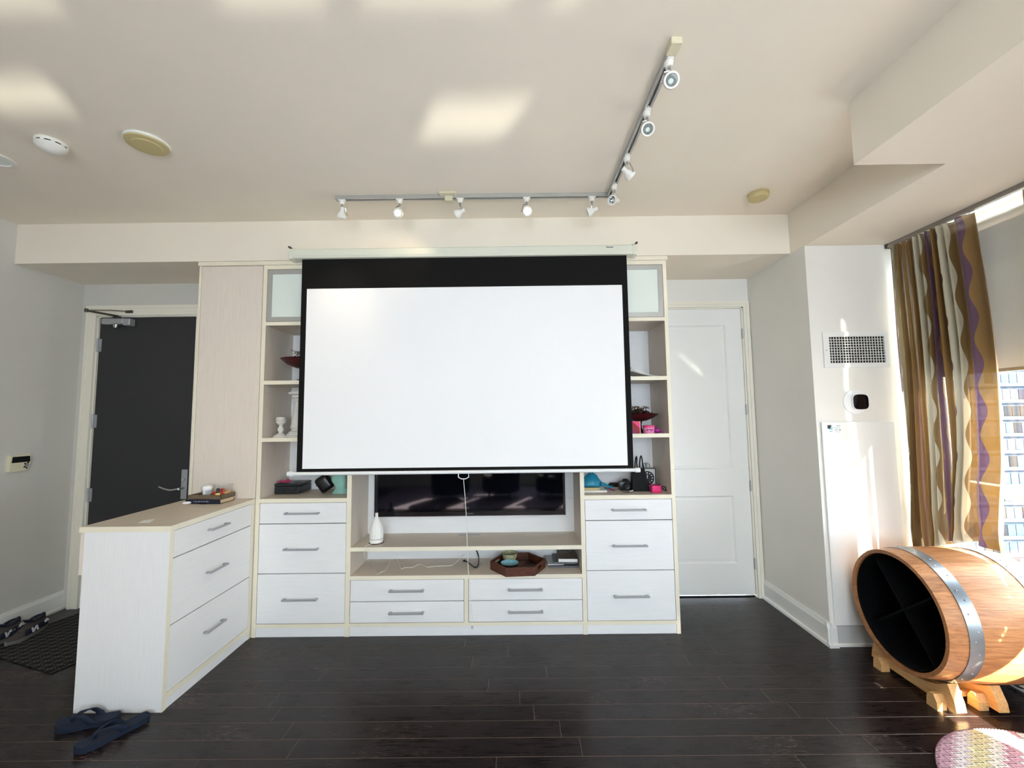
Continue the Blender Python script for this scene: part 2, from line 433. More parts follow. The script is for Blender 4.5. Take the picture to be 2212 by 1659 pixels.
def thing(name, label, cat, loc, group=None):
    o = bpy.data.objects.new(name, None); COL.objects.link(o); o.location = loc; o.empty_display_size = .05
    ORG[o] = Vector(loc); return tag(o, label, cat, group)
def struct(o, label=None): return tag(o, label, None, None, 'structure')
def bx(name, lo, hi, m, parent=None, bev=0.0015): return B().box(lo, hi, bev).done(name, m, parent)
def text(body, size, M, m, name, parent, extrude=0.0004, align='CENTER'):
    cu = bpy.data.curves.new('t', 'FONT'); cu.body = body; cu.size = size; cu.extrude = extrude
    cu.align_x = align; cu.align_y = 'CENTER'; cu.resolution_u = 3
    o = bpy.data.objects.new('t', cu); COL.objects.link(o)
    dg = bpy.context.evaluated_depsgraph_get(); me = bpy.data.meshes.new_from_object(o.evaluated_get(dg))
    bpy.data.objects.remove(o)
    me.transform(Matrix.Translation(-ORG[parent]) @ M); me.name = name
    me.materials.clear(); me.materials.append(MATS[m])
    t = bpy.data.objects.new(name, me); COL.objects.link(t); t.parent = parent; ORG[t] = ORG[parent]
    return t
FACE_CAM = Matrix.Rotation(R(90), 4, 'X')       # local xy -> world xz, facing -Y
FACE_PX = Matrix(((0, 0, 1, 0), (1, 0, 0, 0), (0, 1, 0, 0), (0, 0, 0, 1)))    # local x -> Y, y -> Z, faces +X

# ---------------------------------------------------------------- the room
XL, XWALL, XWIN = -3.744, 2.079, 2.80           # left wall, right wall, window wall
YBL, YBR, YPIER, YREAR = 0.48, 0.549, -0.169, -5.5
ZC, ZS = 3.029, 2.722                           # ceiling, underside of bulkhead and soffit

fl = struct(bx('floor', (XL - .2, YREAR - .2, -.06), (XWIN + .2, .75, -.0009), 'floor_base', bev=0), 'dark espresso plank floor')
def planks():
    pitch = 0.1105; L0 = 1.35
    b = B().box((-L0 / 2, -pitch / 2 + .0011, -.012), (L0 / 2, pitch / 2 - .0011, 0), .0007)
    first = b.done('plank', 'plank_wood', fl); me = first.data
    me.transform(Matrix.Translation(ORG[fl]))
    used = False; k = 0
    y = -0.137 + pitch * 6.5
    while y > -2.75:
        off = random.choice((0, .33, .7, .5, .15, .85)) * L0 + random.uniform(-.1, .1)
        x = XL - off
        while x < XWIN:
            x0, x1 = max(x, XL), min(x + L0, XWIN)
            if x1 - x0 > .05:
                o = first if not used else first.copy()
                if used: COL.objects.link(o)
                used = True; o.parent = fl
                o.location = Vector(((x0 + x1) / 2, y, 0)) - ORG[fl]
                o.scale = ((x1 - x0 - .0016) / L0, 1, 1)
                k += 1
            x += L0
        y -= pitch
    # the floor goes on behind the camera
    bx('rear_floor', (XL, YREAR, -.012), (XWIN, y + pitch / 2, 0), 'plank_wood', fl, 0)
planks()
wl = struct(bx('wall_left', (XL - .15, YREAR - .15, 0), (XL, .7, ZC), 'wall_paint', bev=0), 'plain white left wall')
# back wall with the entry door opening
DX0, DX1, DZ = -3.594, -2.745, 2.433
b = B().box((XL, YBL, 0), (DX0 - .012, .7, ZC)).box((DX1 + .012, YBL, 0), (-1.0, .7, ZC)).box((DX0 - .012, YBL, DZ + .012), (DX1 + .012, .7, ZC))
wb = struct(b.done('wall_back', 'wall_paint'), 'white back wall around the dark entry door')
RX0, RX1, RZ = 1.16, 2.012, 2.46
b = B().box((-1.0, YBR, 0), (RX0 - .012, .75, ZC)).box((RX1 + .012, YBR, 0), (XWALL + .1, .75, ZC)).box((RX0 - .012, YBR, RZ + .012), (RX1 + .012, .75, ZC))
struct(b.done('wall_alcove', 'wall_paint_lit'), 'white back wall around the white panel door')
wr = struct(bx('wall_right', (XWALL, YPIER, 0), (XWIN + .15, .75, ZS), 'wall_paint_lit', bev=.001), 'white wall and fan coil pier on the right')
ce = struct(bx('ceiling', (XL - .2, YREAR - .2, ZC), (XWIN + .2, .75, ZC + .12), 'ceiling_paint', bev=0), 'off-white flat ceiling')
bx('bulkhead', (XL, -.02, ZS + .003), (XWALL, .74, ZC), 'ceiling_paint', ce, 0)
b = B().box((XWALL, -1.12, ZS), (XWIN + .15, .74, ZC)).box((1.641, YREAR, ZS), (XWIN + .15, -1.12, ZC))
b.done('soffit', 'ceiling_paint', ce)

# window wall on the right: sill wall, head, piers
SILL, HEAD = 0.60, 2.66
WY = [(-2.35, -.26), (-3.85, -2.45), (-5.42, -3.95)]
b = B().box((XWIN, YREAR - .15, 0), (XWIN + .15, YPIER, SILL)).box((XWIN, YREAR - .15, HEAD), (XWIN + .15, YPIER, ZS))
ys = [YPIER] + [v for a, c in WY for v in (c, a)] + [YREAR - .15]
for i in range(0, len(ys), 2): b.box((XWIN, ys[i + 1], SILL), (XWIN + .15, ys[i], HEAD))
struct(b.done('wall_window', 'wall_paint'), 'white wall holding the tall windows')
def window_x(idx, y0, y1, rail=1.065):
    w_ = struct(bpy.data.objects.new('window_%d' % idx, None), 'tall white framed window with a low transom'); COL.objects.link(w_)
    w_.location = (XWIN + .07, (y0 + y1) / 2, SILL); ORG[w_] = Vector(w_.location)
    x0, x1 = XWIN + .03, XWIN + .1
    for a, c in (((x0, y0, SILL), (x1, y0 + .05, HEAD)), ((x0, y1 - .05, SILL), (x1, y1, HEAD)),
                 ((x0, y0 + .05, SILL), (x1, y1 - .05, SILL + .05)), ((x0, y0 + .05, HEAD - .05), (x1, y1 - .05, HEAD)),
                 ((x0 - .01, y0 + .05, rail - .035), (x1, y1 - .05, rail + .035))):
        bx('window_frame', a, c, 'trim_paint', w_, .004)
    bx('pane', (x0 + .03, y0 + .05, SILL + .05), (x0 + .036, y1 - .05, rail - .035), 'window_glass', w_, 0)
    bx('pane', (x0 + .03, y0 + .05, rail + .035), (x0 + .036, y1 - .05, HEAD - .05), 'window_glass', w_, 0)
    bx('window_sill', (XWIN - .05, y0 - .02, SILL - .035), (XWIN + .03, y1 + .02, SILL), 'trim_paint', w_, .004)
    return w_
for i, (a, c) in enumerate(WY): window_x(i + 1, a, c)
# rear wall behind the camera: added openings shaped to cast the ceiling light patches
RWIN = [((-.98, 1.0), (.45, 2.48), (-.05,)), ((.94, 1.0), (2.33, 2.48), (1.425, 2.10)), ((1.86, .63), (2.39, .85), ()), ((-.24, .75), (.21, .93), ())]
b = B()
gx = sorted({XL, XWIN} | {v for r in RWIN for v in (r[0][0], r[1][0])}); gz = sorted({0, ZC} | {v for r in RWIN for v in (r[0][1], r[1][1])})
for x0, x1 in zip(gx, gx[1:]):
    for z0, z1 in zip(gz, gz[1:]):
        xm, zm = (x0 + x1) / 2, (z0 + z1) / 2
        if not any(r[0][0] < xm < r[1][0] and r[0][1] < zm < r[1][1] for r in RWIN): b.box((x0, YREAR - .15, z0), (x1, YREAR, z1))
bmesh.ops.remove_doubles(b.bm, verts=b.bm.verts[:], dist=1e-5)
struct(b.done('wall_rear', 'wall_paint'), 'white rear wall with added windows behind the camera')
for i, ((x0, z0), (x1, z1), ms) in enumerate(RWIN):
    w_ = struct(bpy.data.objects.new('window_%d' % (i + 4), None), 'white framed window added in the rear wall to cast the ceiling light patches'); COL.objects.link(w_)
    w_.location = ((x0 + x1) / 2, YREAR - .08, z0); ORG[w_] = Vector(w_.location)
    y0, y1 = YREAR - .11, YREAR - .06; fr = .03
    for a, c in [((x0, y0, z0), (x0 + fr, y1, z1)), ((x1 - fr, y0, z0), (x1, y1, z1)), ((x0 + fr, y0, z0), (x1 - fr, y1, z0 + fr)), ((x0 + fr, y0, z1 - fr), (x1 - fr, y1, z1))] + [((m - .06, y0, z0 + fr), (m + .06, y1, z1 - fr)) for m in ms]:
        bx('window_frame', a, c, 'trim_paint', w_, .003)
    e = [x0 + fr] + [v for m in ms for v in (m - .06, m + .06)] + [x1 - fr]
    for k in range(0, len(e), 2): bx('pane', (e[k], y0 + .02, z0 + fr), (e[k + 1], y0 + .026, z1 - fr), 'window_glass', w_, 0)

# baseboards
def baseboard(name, lo, hi, axis, side):
    """axis: 'x' or 'y' run; side: sign of the direction into the room"""
    b = B()
    t, h = .016, .15
    prof = [(0, 0), (t + .012, 0), (t + .012, .018), (t, .026), (t, h - .03), (t - .006, h - .012), (t - .008, h), (0, h)]
    if axis == 'y':
        M = Matrix(((side, 0, 0, lo[0]), (0, 0, 1, 0), (0, 1, 0, 0), (0, 0, 0, 1)))
        b.prism(prof, lo[1], hi[1], M)
    else:
        M = Matrix(((0, 0, 1, 0), (side, 0, 0, lo[1]), (0, 1, 0, 0), (0, 0, 0, 1)))
        b.prism(prof, lo[0], hi[0], M)
    return struct(b.done(name, 'trim_paint'), 'white moulded baseboard')
baseboard('baseboard_left', (XL, -5.4, 0), (XL, YBL - .001, 0), 'y', 1)
baseboard('baseboard_right', (XWALL, YPIER - .024, 0), (XWALL, YBR - .02, 0), 'y', -1)
baseboard('baseboard_pier', (XWALL - .028, YPIER, 0), (XWALL + .035, YPIER, 0), 'x', -1)
baseboard('baseboard_window', (XWIN, YREAR + .05, 0), (XWIN, YPIER - .03, 0), 'y', -1)

# ---------------------------------------------------------------- entry door
def casing(parent, x0, x1, zt, y, m, wd=.095, right=True):
    b = B()
    for k, (d, t) in enumerate(((0, .018), (.012, .024))):
        lo, hi = (0, wd) if k == 0 else (wd - .03, wd - .006)
        b.box((x0 - hi, y - t, 0), (x0 - lo, y, zt + hi))
        if right: b.box((x1 + lo, y - t, 0), (x1 + hi, y, zt + hi))
        b.box((x0 - lo, y - t, zt + lo), ((x1 + lo), y, zt + hi))
    return b.done('door_casing', m, parent)
d1 = struct(bpy.data.objects.new('door_1', None), 'dark charcoal entry door with silver closer and lever'); COL.objects.link(d1)
d1.location = ((DX0 + DX1) / 2, YBL + .03, 0); ORG[d1] = Vector(d1.location)
casing(d1, DX0 - .012, DX1 + .012, DZ + .012, YBL, 'casing_paint', .088)
B().box((DX0 - .012, YBL, 0), (DX0 - .003, YBL + .12, DZ + .012)).box((DX1 + .003, YBL, 0), (DX1 + .012, YBL + .12, DZ + .012)).box((DX0 - .012, YBL, DZ + .003), (DX1 + .012, YBL + .12, DZ + .012)).done('door_jamb', 'casing_paint', d1)
slab1 = bx('door_slab', (DX0, YBL + .012, .008), (DX1, YBL + .057, DZ), 'door_dark', d1, .002)
for z in (2.19, 1.535, .914):
    b = B().cyl((DX0 - .004, YBL + .004, z - .06), (DX0 - .004, YBL + .004, z + .06), .008, n=10)
    b.box((DX0 - .004, YBL + .006, z - .055), (DX0 + .025, YBL + .013, z + .055)); b.done('hinge', 'satin_metal', d1, 40)
lk = bx('lock_plate', (-2.815, YBL + .003, .872), (-2.765, YBL + .012, 1.118), 'satin_metal', d1, .002)
B().cyl((-2.79, YBL + .004, 1.035), (-2.79, YBL - .012, 1.035), .012, n=14).done('thumb_turn', 'chrome', lk, 40)
b = B().cyl((-2.79, YBL + .004, .965), (-2.79, YBL - .05, .965), .011, n=12)
b.tube([(-2.79, YBL - .048, .965), (-2.85, YBL - .052, .958), (-2.90, YBL - .05, .966), (-2.955, YBL - .046, .985)], .009, 8, radii=[.011, .009, .0085, .008])
b.done('lever', 'chrome', lk, 50)
cl = bx('door_closer', (-3.535, YBL - .045, 2.365), (-3.345, YBL + .012, 2.415), 'satin_metal', d1, .008)
B().box((-3.345, YBL - .048, 2.352), (-3.285, YBL + .012, 2.412), .006).done('closer_cap', 'satin_metal', cl)
B().lathe([(0, -.03), (.012, -.028), (.02, -.015), (.021, 0), (.015, .004)], (-3.425, YBL - .018, 2.362), 14).done('closer_knob', 'chrome', cl, 40)
b = B().box((-3.44, YBL - .04, 2.415), (-3.39, YBL - .005, 2.435), .004)
b.tube([(-3.41, YBL - .02, 2.437), (-3.53, YBL - .17, 2.45)], .009, 6)
b.tube([(-3.53, YBL - .17, 2.452), (-3.40, YBL - .09, 2.47), (-3.315, YBL - .028, 2.475)], .0055, 6)
b.cyl((-3.53, YBL - .17, 2.438), (-3.53, YBL - .17, 2.466), .013, n=10)
b.box((-3.345, YBL - .03, 2.463), (-3.285, YBL - .004, 2.487), .003)
b.done('closer_arm', 'dark_metal', cl, 40)

# ---------------------------------------------------------------- white panel door on the right
d2 = struct(bpy.data.objects.new('door_2', None), 'white two panel door beside the wall unit'); COL.objects.link(d2)
d2.location = ((RX0 + RX1) / 2, YBR + .03, 0); ORG[d2] = Vector(d2.location)
casing(d2, RX0 - .012, RX1 + .012, RZ + .012, YBR, 'casing_paint', .052)
B().box((RX0 - .012, YBR, 0), (RX0 - .003, YBR + .12, RZ + .012)).box((RX1 + .003, YBR, 0), (RX1 + .012, YBR + .12, RZ + .012)).box((RX0 - .012, YBR, RZ + .003), (RX1 + .012, YBR + .12, RZ + .012)).done('door_jamb', 'casing_paint', d2)
y0 = YBR + .012
PX0, PX1 = RX0 + .14, RX1 - .14
pz = ((.275, .835), (1.06, 2.315))
b = B().box((RX0, y0, .02), (PX0, y0 + .042, RZ)).box((PX1, y0, .02), (RX1, y0 + .042, RZ))
for a, c in ((.02, pz[0][0]), (pz[0][1], pz[1][0]), (pz[1][1], RZ)): b.box((PX0, y0, a), (PX1, y0 + .042, c))
b.done('door_frame', 'door_white', d2)
for a, c in pz:
    b = B().box((PX0 + .02, y0 + .01, a + .02), (PX1 - .02, y0 + .03, c - .02))
    # sloped moulding
    q = [(PX0, a), (PX1, a), (PX1, c), (PX0, c)]; ins = [(PX0 + .035, a + .035), (PX1 - .035, a + .035), (PX1 - .035, c - .035), (PX0 + .035, c - .035)]
    vo = [b.bm.verts.new((x, y0 + .001, z)) for x, z in q]; vm = [b.bm.verts.new((x, y0 + .013, z)) for x, z in [((p[0] * 2 + i[0]) / 3, (p[1] * 2 + i[1]) / 3) for p, i in zip(q, ins)]]
    vi = [b.bm.verts.new((x, y0 + .008, z)) for x, z in ins]
    for r0, r1 in ((vo, vm), (vm, vi)):
        for k in range(4): b.bm.faces.new((r0[k], r0[(k + 1) % 4], r1[(k + 1) % 4], r1[k]))
    b.bm.faces.new(vi)
    b.done('door_panel', 'door_white', d2)
for z in (2.234, 1.57, .92, .275):
    B().cyl((RX1 + .002, YBR + .003, z - .045), (RX1 + .002, YBR + .003, z + .045), .007, n=10).box((RX1 + .003, YBR + .006, z - .045), (RX1 + .016, YBR + .012, z + .045)).done('hinge', 'satin_metal', d2, 40)
bx('threshold', (RX0, YBR + .02, 0), (RX1, YBR + .1, .008), 'black_plastic', d2, .001)

# ---------------------------------------------------------------- built-in wall unit
def handle(parent, c, half, axis='x'):
    """satin bar handle with two angled feet; c = centre of the front face point"""
    b = B(); cx, cy, cz = c
    if axis == 'x':
        b.box((cx - half, cy - .034, cz - .006), (cx + half, cy - .026, cz + .006), .0015)
        for s in (-1, 1):
            x = cx + s * (half - .008)
            b.box((x - .0075, cy - .0262, cz - .005), (x + .0075, cy, cz + .005), .001)
    else:
        b.box((cx + .0262, cy - half, cz - .006), (cx + .034, cy + half, cz + .006), .0015)
        for s in (-1, 1): b.box((cx, cy + s * (half - .008) - .008, cz - .005), (cx + .0264, cy + s * (half - .008) + .008, cz + .005), .001)
    return b.done('handle', 'satin_metal', parent)
def drawer(root, x0, x1, z0, z1, hz=None, g=.0028, hx=None):
    d = bx('drawer', (x0 + g, .001, z0 + g), (x1 - g, .019, z1 - g), 'laminate_h', root, .0012)
    handle(d, ((x0 + x1) / 2 if hx is None else hx, .001, (z0 + z1) / 2 if hz is None else hz), .123)
    return d
DEP = .395
def panel(name, root, lo, hi, m='laminate_in', edge=True):
    """board with a cream edge band on its front edge"""
    p = bx(name, (lo[0], lo[1] + (.0015 if edge else 0), lo[2]), hi, m, root, .0006)
    if edge: bx('edge_band', lo, (hi[0], lo[1] + .0016, hi[2]), 'edge_band', p, 0)
    return p
ZT = 2.694
# crown strip that closes the gap to the bulkhead
tag(bx('crown_strip', (-2.362, -.014, ZT), (1.165, .38, ZS + .002), 'edge_band'), 'cream crown strip along the top of the wall unit', 'trim strip')
# tall cabinet beside the entry door
t = thing('tall_cabinet', 'tall beige wood-grain cabinet between the dark door and the open shelves', 'cabinet', (-2.115, .19, 0))
panel('side_panel', t, (-2.362, .002, 0), (-2.343, DEP, ZT), 'laminate_v')
panel('top_panel', t, (-2.343, .02, ZT - .026), (-1.876, DEP, ZT))
bx('back_panel', (-2.343, DEP - .01, .02), (-1.876, DEP, ZT - .026), 'laminate_in', t)
bx('door', (-2.340, .0, .9655), (-1.879, .019, ZT - .002), 'laminate_v', t, .0012)
bx('lower_panel', (-2.340, .002, 0), (-1.879, .019, .9645), 'laminate_v', t, .001)

def side_unit(name, label, xa, xb, ta, tb, hinge_left):
    """open shelving over three drawers; xa..xb inside width, ta / tb thickness of the sides"""
    t = thing(name, label, 'shelf unit', ((xa + xb) / 2, .2, 0))
    panel('side_panel', t, (xa - ta, 0, 0), (xa, DEP, ZT), 'laminate_in'); panel('side_panel', t, (xb, 0, 0), (xb + tb, DEP, ZT), 'laminate_in')
    bx('back_panel', (xa, DEP - .012, .02), (xb, DEP, ZT - .03), 'laminate_h', t, 0)
    panel('top_panel', t, (xa, 0, ZT - .03), (xb, DEP - .012, ZT))
    for z in (2.262, 1.82, 1.40): panel('shelf', t, (xa, 0, z - .028), (xb, DEP - .012, z), 'laminate_shelf')
    panel('counter', t, (xa, 0, .933), (xb, DEP - .012, .962), 'laminate_shelf')
    panel('bottom_rail', t, (xa, 0, .064), (xb, .3, .090), 'laminate_shelf')
    bx('kick_board', (xa, .004, 0), (xb, .02, .064), 'laminate_h', t)
    drawer(t, xa, xb, .784, .933, .86); drawer(t, xa, xb, .435, .784, .61); drawer(t, xa, xb, .090, .435, .263)
    # frosted glass door in an aluminium frame
    z0, z1, x0, x1 = 2.265, ZT - .033, xa + .003, xb - .003
    d = thing('door', None, None, ((x0 + x1) / 2, 0, z0)); d.parent = t; d.location = ORG[d] - ORG[t]
    wd = .034
    b = B().box((x0, .001, z0), (x0 + wd, .021, z1)).box((x1 - wd, .001, z0), (x1, .021, z1)).box((x0 + wd, .001, z0), (x1 - wd, .021, z0 + wd)).box((x0 + wd, .001, z1 - wd), (x1 - wd, .021, z1))
    b.done('door_frame', 'alu_frame', d)
    bx('glass', (x0 + wd, .007, z0 + wd), (x1 - wd, .012, z1 - wd), 'frosted_glass', d, 0)
    hx = x1 - .22 if hinge_left else x0 + .22
    bx('handle', (hx - .07, -.022, z0 + .006), (hx + .07, .001, z0 + .012), 'satin_metal', d, .001)
    return t
ul = side_unit('shelf_unit', 'white open shelf unit with three drawers, beside the tall beige cabinet', -1.845, -1.214, .029, .033, True)
ur = side_unit('shelf_unit', 'white open shelf unit with three drawers, next to the white panel door', .502, 1.130, .030, .027, False)
# media unit in the middle
XA, XB = -1.181, .472
t = thing('media_unit', 'low white media unit with four drawers under the black television', 'media unit', ((XA + XB) / 2, .18, 0))
MB_Y = .345
bx('back_panel', (XA, MB_Y, .06), (XB, MB_Y + .012, .872), 'laminate_h', t, .0008)
bx('back_panel', (XA, MB_Y, .873), (XB, MB_Y + .012, ZT), 'laminate_h', t, .0008)
panel('shelf', t, (XA, 0, .585), (XB, MB_Y, .613), 'laminate_shelf'); panel('shelf', t, (XA, 0, .387), (XB, MB_Y, .414), 'laminate_shelf')
panel('top_panel', t, (XA, 0, ZT - .03), (XB, MB_Y, ZT))
panel('divider', t, (-.367, 0, .090), (-.338, .3, .387), 'laminate_in')
panel('bottom_rail', t, (XA, 0, .067), (XB, .3, .090), 'laminate_shelf'); bx('kick_board', (XA, .004, 0), (XB, .02, .067), 'laminate_h', t)
for x0, x1, hx in ((XA, -.367, -.774), (-.338, XB, .066)):
    drawer(t, x0, x1, .237, .387, .316, hx=hx); drawer(t, x0, x1, .090, .237, .165, hx=hx)
g0 = at(1014, 1155, 'Z', .613)
B().box((g0.x - .085, g0.y - .012, .6125), (g0.x + .085, g0.y + .014, .6165), .003).done('cable_slot', 'satin_metal', t)
ox = at(1046, 1194, 'Y', MB_Y)
o_ = tag(B().box((ox.x - .038, MB_Y - .006, ox.z - .028), (ox.x + .038, MB_Y, ox.z + .05), .004).done('wall_outlet', 'outlet_white'), 'small white socket plate on the back panel above the lower shelf', 'outlet')

# ---------------------------------------------------------------- dresser standing out from the tall cabinet
XR, XR0, YR, ZR = -1.881, -2.352, -.725, .964
t = thing('dresser', 'white three drawer dresser with a beige top beside the flip-flops', 'dresser', ((XR + XR0) / 2, YR / 2, 0))
tp = B().box((XR0 - .028, YR, ZR - .029), (XR, -.0016, ZR), .001).done('top', 'laminate_shelf', t)
B().box((XR0 - .028, YR - .0016, ZR - .029), (XR, YR, ZR)).box((XR, YR, ZR - .029), (XR + .0016, -.0016, ZR)).done('edge_band', 'edge_band', tp)
bx('end_panel', (XR0, YR + .001, 0), (XR - .0015, YR + .027, ZR - .029), 'laminate_end', t, .0006)
bx('edge_band', (XR - .0016, YR + .001, 0), (XR, YR + .027, ZR - .029), 'edge_band', t, 0)
bx('end_panel', (XR0, -.028, 0), (XR - .0015, -.002, ZR - .029), 'laminate_end', t, .0006)
bx('edge_band', (XR - .0016, -.028, 0), (XR, -.002, ZR - .029), 'edge_band', t, 0)
bx('back_panel', (XR0, YR + .027, .02), (XR0 + .012, -.028, ZR - .029), 'laminate_y', t, 0)
bx('apron', (XR0 - .028, YR + .008, .705), (XR0 - .006, -.01, ZR - .029), 'laminate_v', t, .001)
bx('bottom_rail', (XR - .25, YR + .027, .052), (XR, -.028, .080), 'edge_band', t, .0005)
bx('kick_board', (XR - .02, YR + .027, 0), (XR - .003, -.028, .052), 'laminate_y', t, .0005)
g = .0028
for z0, z1, hz in ((.784, ZR - .029, .867), (.428, .784, .613), (.080, .428, .265)):
    d = bx('drawer', (XR - .019, YR + .027 + g, z0 + g), (XR - .001, -.028 - g, z1 - g), 'laminate_y', t, .0012)
    handle(d, (XR - .001, -.371, hz), .080, 'y')

# ---------------------------------------------------------------- projection screen
YS = -.066
t = thing('projection_screen', 'pull-down white projection screen with black border hanging from the bulkhead', 'screen', (-.355, YS, 1.13))
prof = [(-.022, 2.792), (-.062, 2.792), (-.094, 2.775), (-.098, 2.73), (-.088, 2.712), (-.022, 2.708)]
MX = Matrix(((0, 0, 1, 0), (1, 0, 0, 0), (0, 1, 0, 0), (0, 0, 0, 1)))
h = B().prism(prof, -1.605, .885, MX).done('housing', 'housing', t)
for a, c in ((-1.632, -1.605), (.885, .912)):
    B().prism([(y * 1.0 - (.003 if y < -.03 else 0), z + (.004 if z > 2.75 else -.004)) for y, z in prof], a, c, MX).done('end_cap', 'housing', t)
for x in (-1.64, .906):
    B().prism([(x, 2.799), (x + .014, 2.799), (x + .014, 2.79), (x, 2.79)], -.10, -.022, Matrix(((1, 0, 0, 0), (0, 0, 1, 0), (0, 1, 0, 0), (0, 0, 0, 1)))).done('bracket', 'dark_metal', t)
for k in range(8): bx('maker_mark', (.690 + k * .0065, -.0985, 2.757), (.690 + k * .0065 + .004, -.0970, 2.757 + (.011 if k == 0 else .008)), 'print_dark', h, 0)
bx('border_cloth', (-1.550, YS, 1.158), (.844, YS + .0012, 2.712), 'screen_black', t, 0)
bx('white_cloth', (-1.509, YS - .0012, 1.182), (.803, YS, 2.488), 'screen_white', t, 0)
bar = B().tube([(-1.575, YS, 1.148), (.855, YS, 1.148)], .0125, 12).done('bottom_bar', 'pure_white', t, 40)
for a, c in ((-1.612, -1.575), (.855, .888)): B().cyl((a, YS, 1.148), (c, YS, 1.148), .0165, n=14).done('bar_cap', 'pure_white', t, 40)
hx, hz = at(1001, 1033, 'Y', YS - .006).x, 1.12
B().tube([(hx - .035, YS - .006, 1.140), (hx - .036, YS - .006, 1.113), (hx - .015, YS - .006, 1.101), (hx + .017, YS - .006, 1.101), (hx + .038, YS - .006, 1.113), (hx + .036, YS - .006, 1.140), (hx - .035, YS - .006, 1.142)], .0035, 6).done('pull_ring', 'pure_white', t, 40)
e = at(1020, 1352, 'Y', YS - .02)
cordp = [Vector((hx + .001, YS - .006, 1.101)).lerp(e, k / 8) + Vector((.004 * math.sin(k), 0, 0)) for k in range(9)]
cd_ = B().tube(cordp, .0022, 6).done('pull_cord', 'cord_white', t, 40)
B().tube([e, e + Vector((.006, 0, -.012)), e + Vector((0, 0, -.022)), e + Vector((-.006, 0, -.012)), e], .002, 5).done('cord_hook', 'chrome', cd_, 40)

# ---------------------------------------------------------------- television
TY = .285
x0, x1, z0 = at(808, 1117, 'Y', TY).x, at(1222, 1112, 'Y', TY).x, at(1015, 1114, 'Y', TY).z
z1 = z0 + (x1 - x0) * .578
t = thing('television', 'large black flat television mounted behind the projection screen', 'television', ((x0 + x1) / 2, TY + .03, z0))
bx('body', (x0 + .01, TY + .004, z0 + .01), (x1 - .01, MB_Y - .004, z1 - .01), 'black_plastic', t, .004)
fw = .018
B().box((x0, TY, z0), (x0 + fw, TY + .02, z1), .002).box((x1 - fw, TY, z0), (x1, TY + .02, z1), .002).box((x0 + fw, TY, z0), (x1 - fw, TY + .02, z0 + .034), .002).box((x0 + fw, TY, z1 - fw), (x1 - fw, TY + .02, z1), .002).done('bezel', 'tv_bezel', t)
bx('trim_edge', (x0 - .004, TY + .004, z0 - .005), (x1 + .004, TY + .016, z0), 'chrome', t, .001)
bx('glass', (x0 + fw, TY + .003, z0 + .034), (x1 - fw, TY + .006, z1 - fw), 'tv_glass', t, 0)
lp = at(1014, 1110, 'Y', TY)
text('Panasonic', .014, Matrix.Translation((lp.x + .006, TY - .0005, z0 + .017)) @ FACE_CAM, 'print_grey', 'maker_mark', t)

# ---------------------------------------------------------------- track lighting
ZR_ = ZC - .0
t = thing('track_light', 'L-shaped silver ceiling track with nine small white spotlights', 'track light', (.2, -.5, ZC - .02))
def rail(p0, p1):
    p0, p1 = Vector(p0), Vector(p1); d = (p1 - p0).normalized(); n = Vector((d.y, -d.x, 0))
    b = B()
    def bar(a, c, lo, hi):
        pts = [p0 + n * a, p0 + n * c, p1 + n * c, p1 + n * a]
        b.prism([(p.x, p.y) for p in pts], ZC - hi, ZC - lo)
    bar(-.0175, .0175, .001, .006); bar(-.0175, -.013, .006, .024); bar(.013, .0175, .006, .024); bar(-.013, -.006, .02, .024); bar(.006, .013, .02, .024)
    return b.done('rail', 'alu_frame', t)
RY = at(1000, 428, 'Z', ZC - .02).y
rx0, rx1 = at(726, 432, 'Z', ZC - .02).x, at(1316, 424, 'Z', ZC - .02).x
ry2 = at(1453, 112, 'Z', ZC - .02).y
rail((rx0, RY, 0), (rx1 - .02, RY, 0)); rail((rx1, RY - .02, 0), (rx1, ry2, 0))
bx('corner_joint', (rx1 - .02, RY - .02, ZC - .025), (rx1 + .018, RY + .018, ZC), 'rail_grey', t, .002)
bx('end_feed', (rx1 - .022, ry2 - .05, ZC - .028), (rx1 + .022, ry2 + .012, ZC), 'cream_plastic', t, .003)
fx = at(970, 428, 'Z', ZC - .02).x
cp = bx('canopy_plate', (fx - .06, RY - .055, ZC - .012), (fx + .05, RY + .055, ZC), 'cream_plastic', t, .003)
bx('feed_box', (fx - .026, RY - .022, ZC - .045), (fx + .026, RY + .022, ZC - .01), 'cream_plastic', cp, .003)
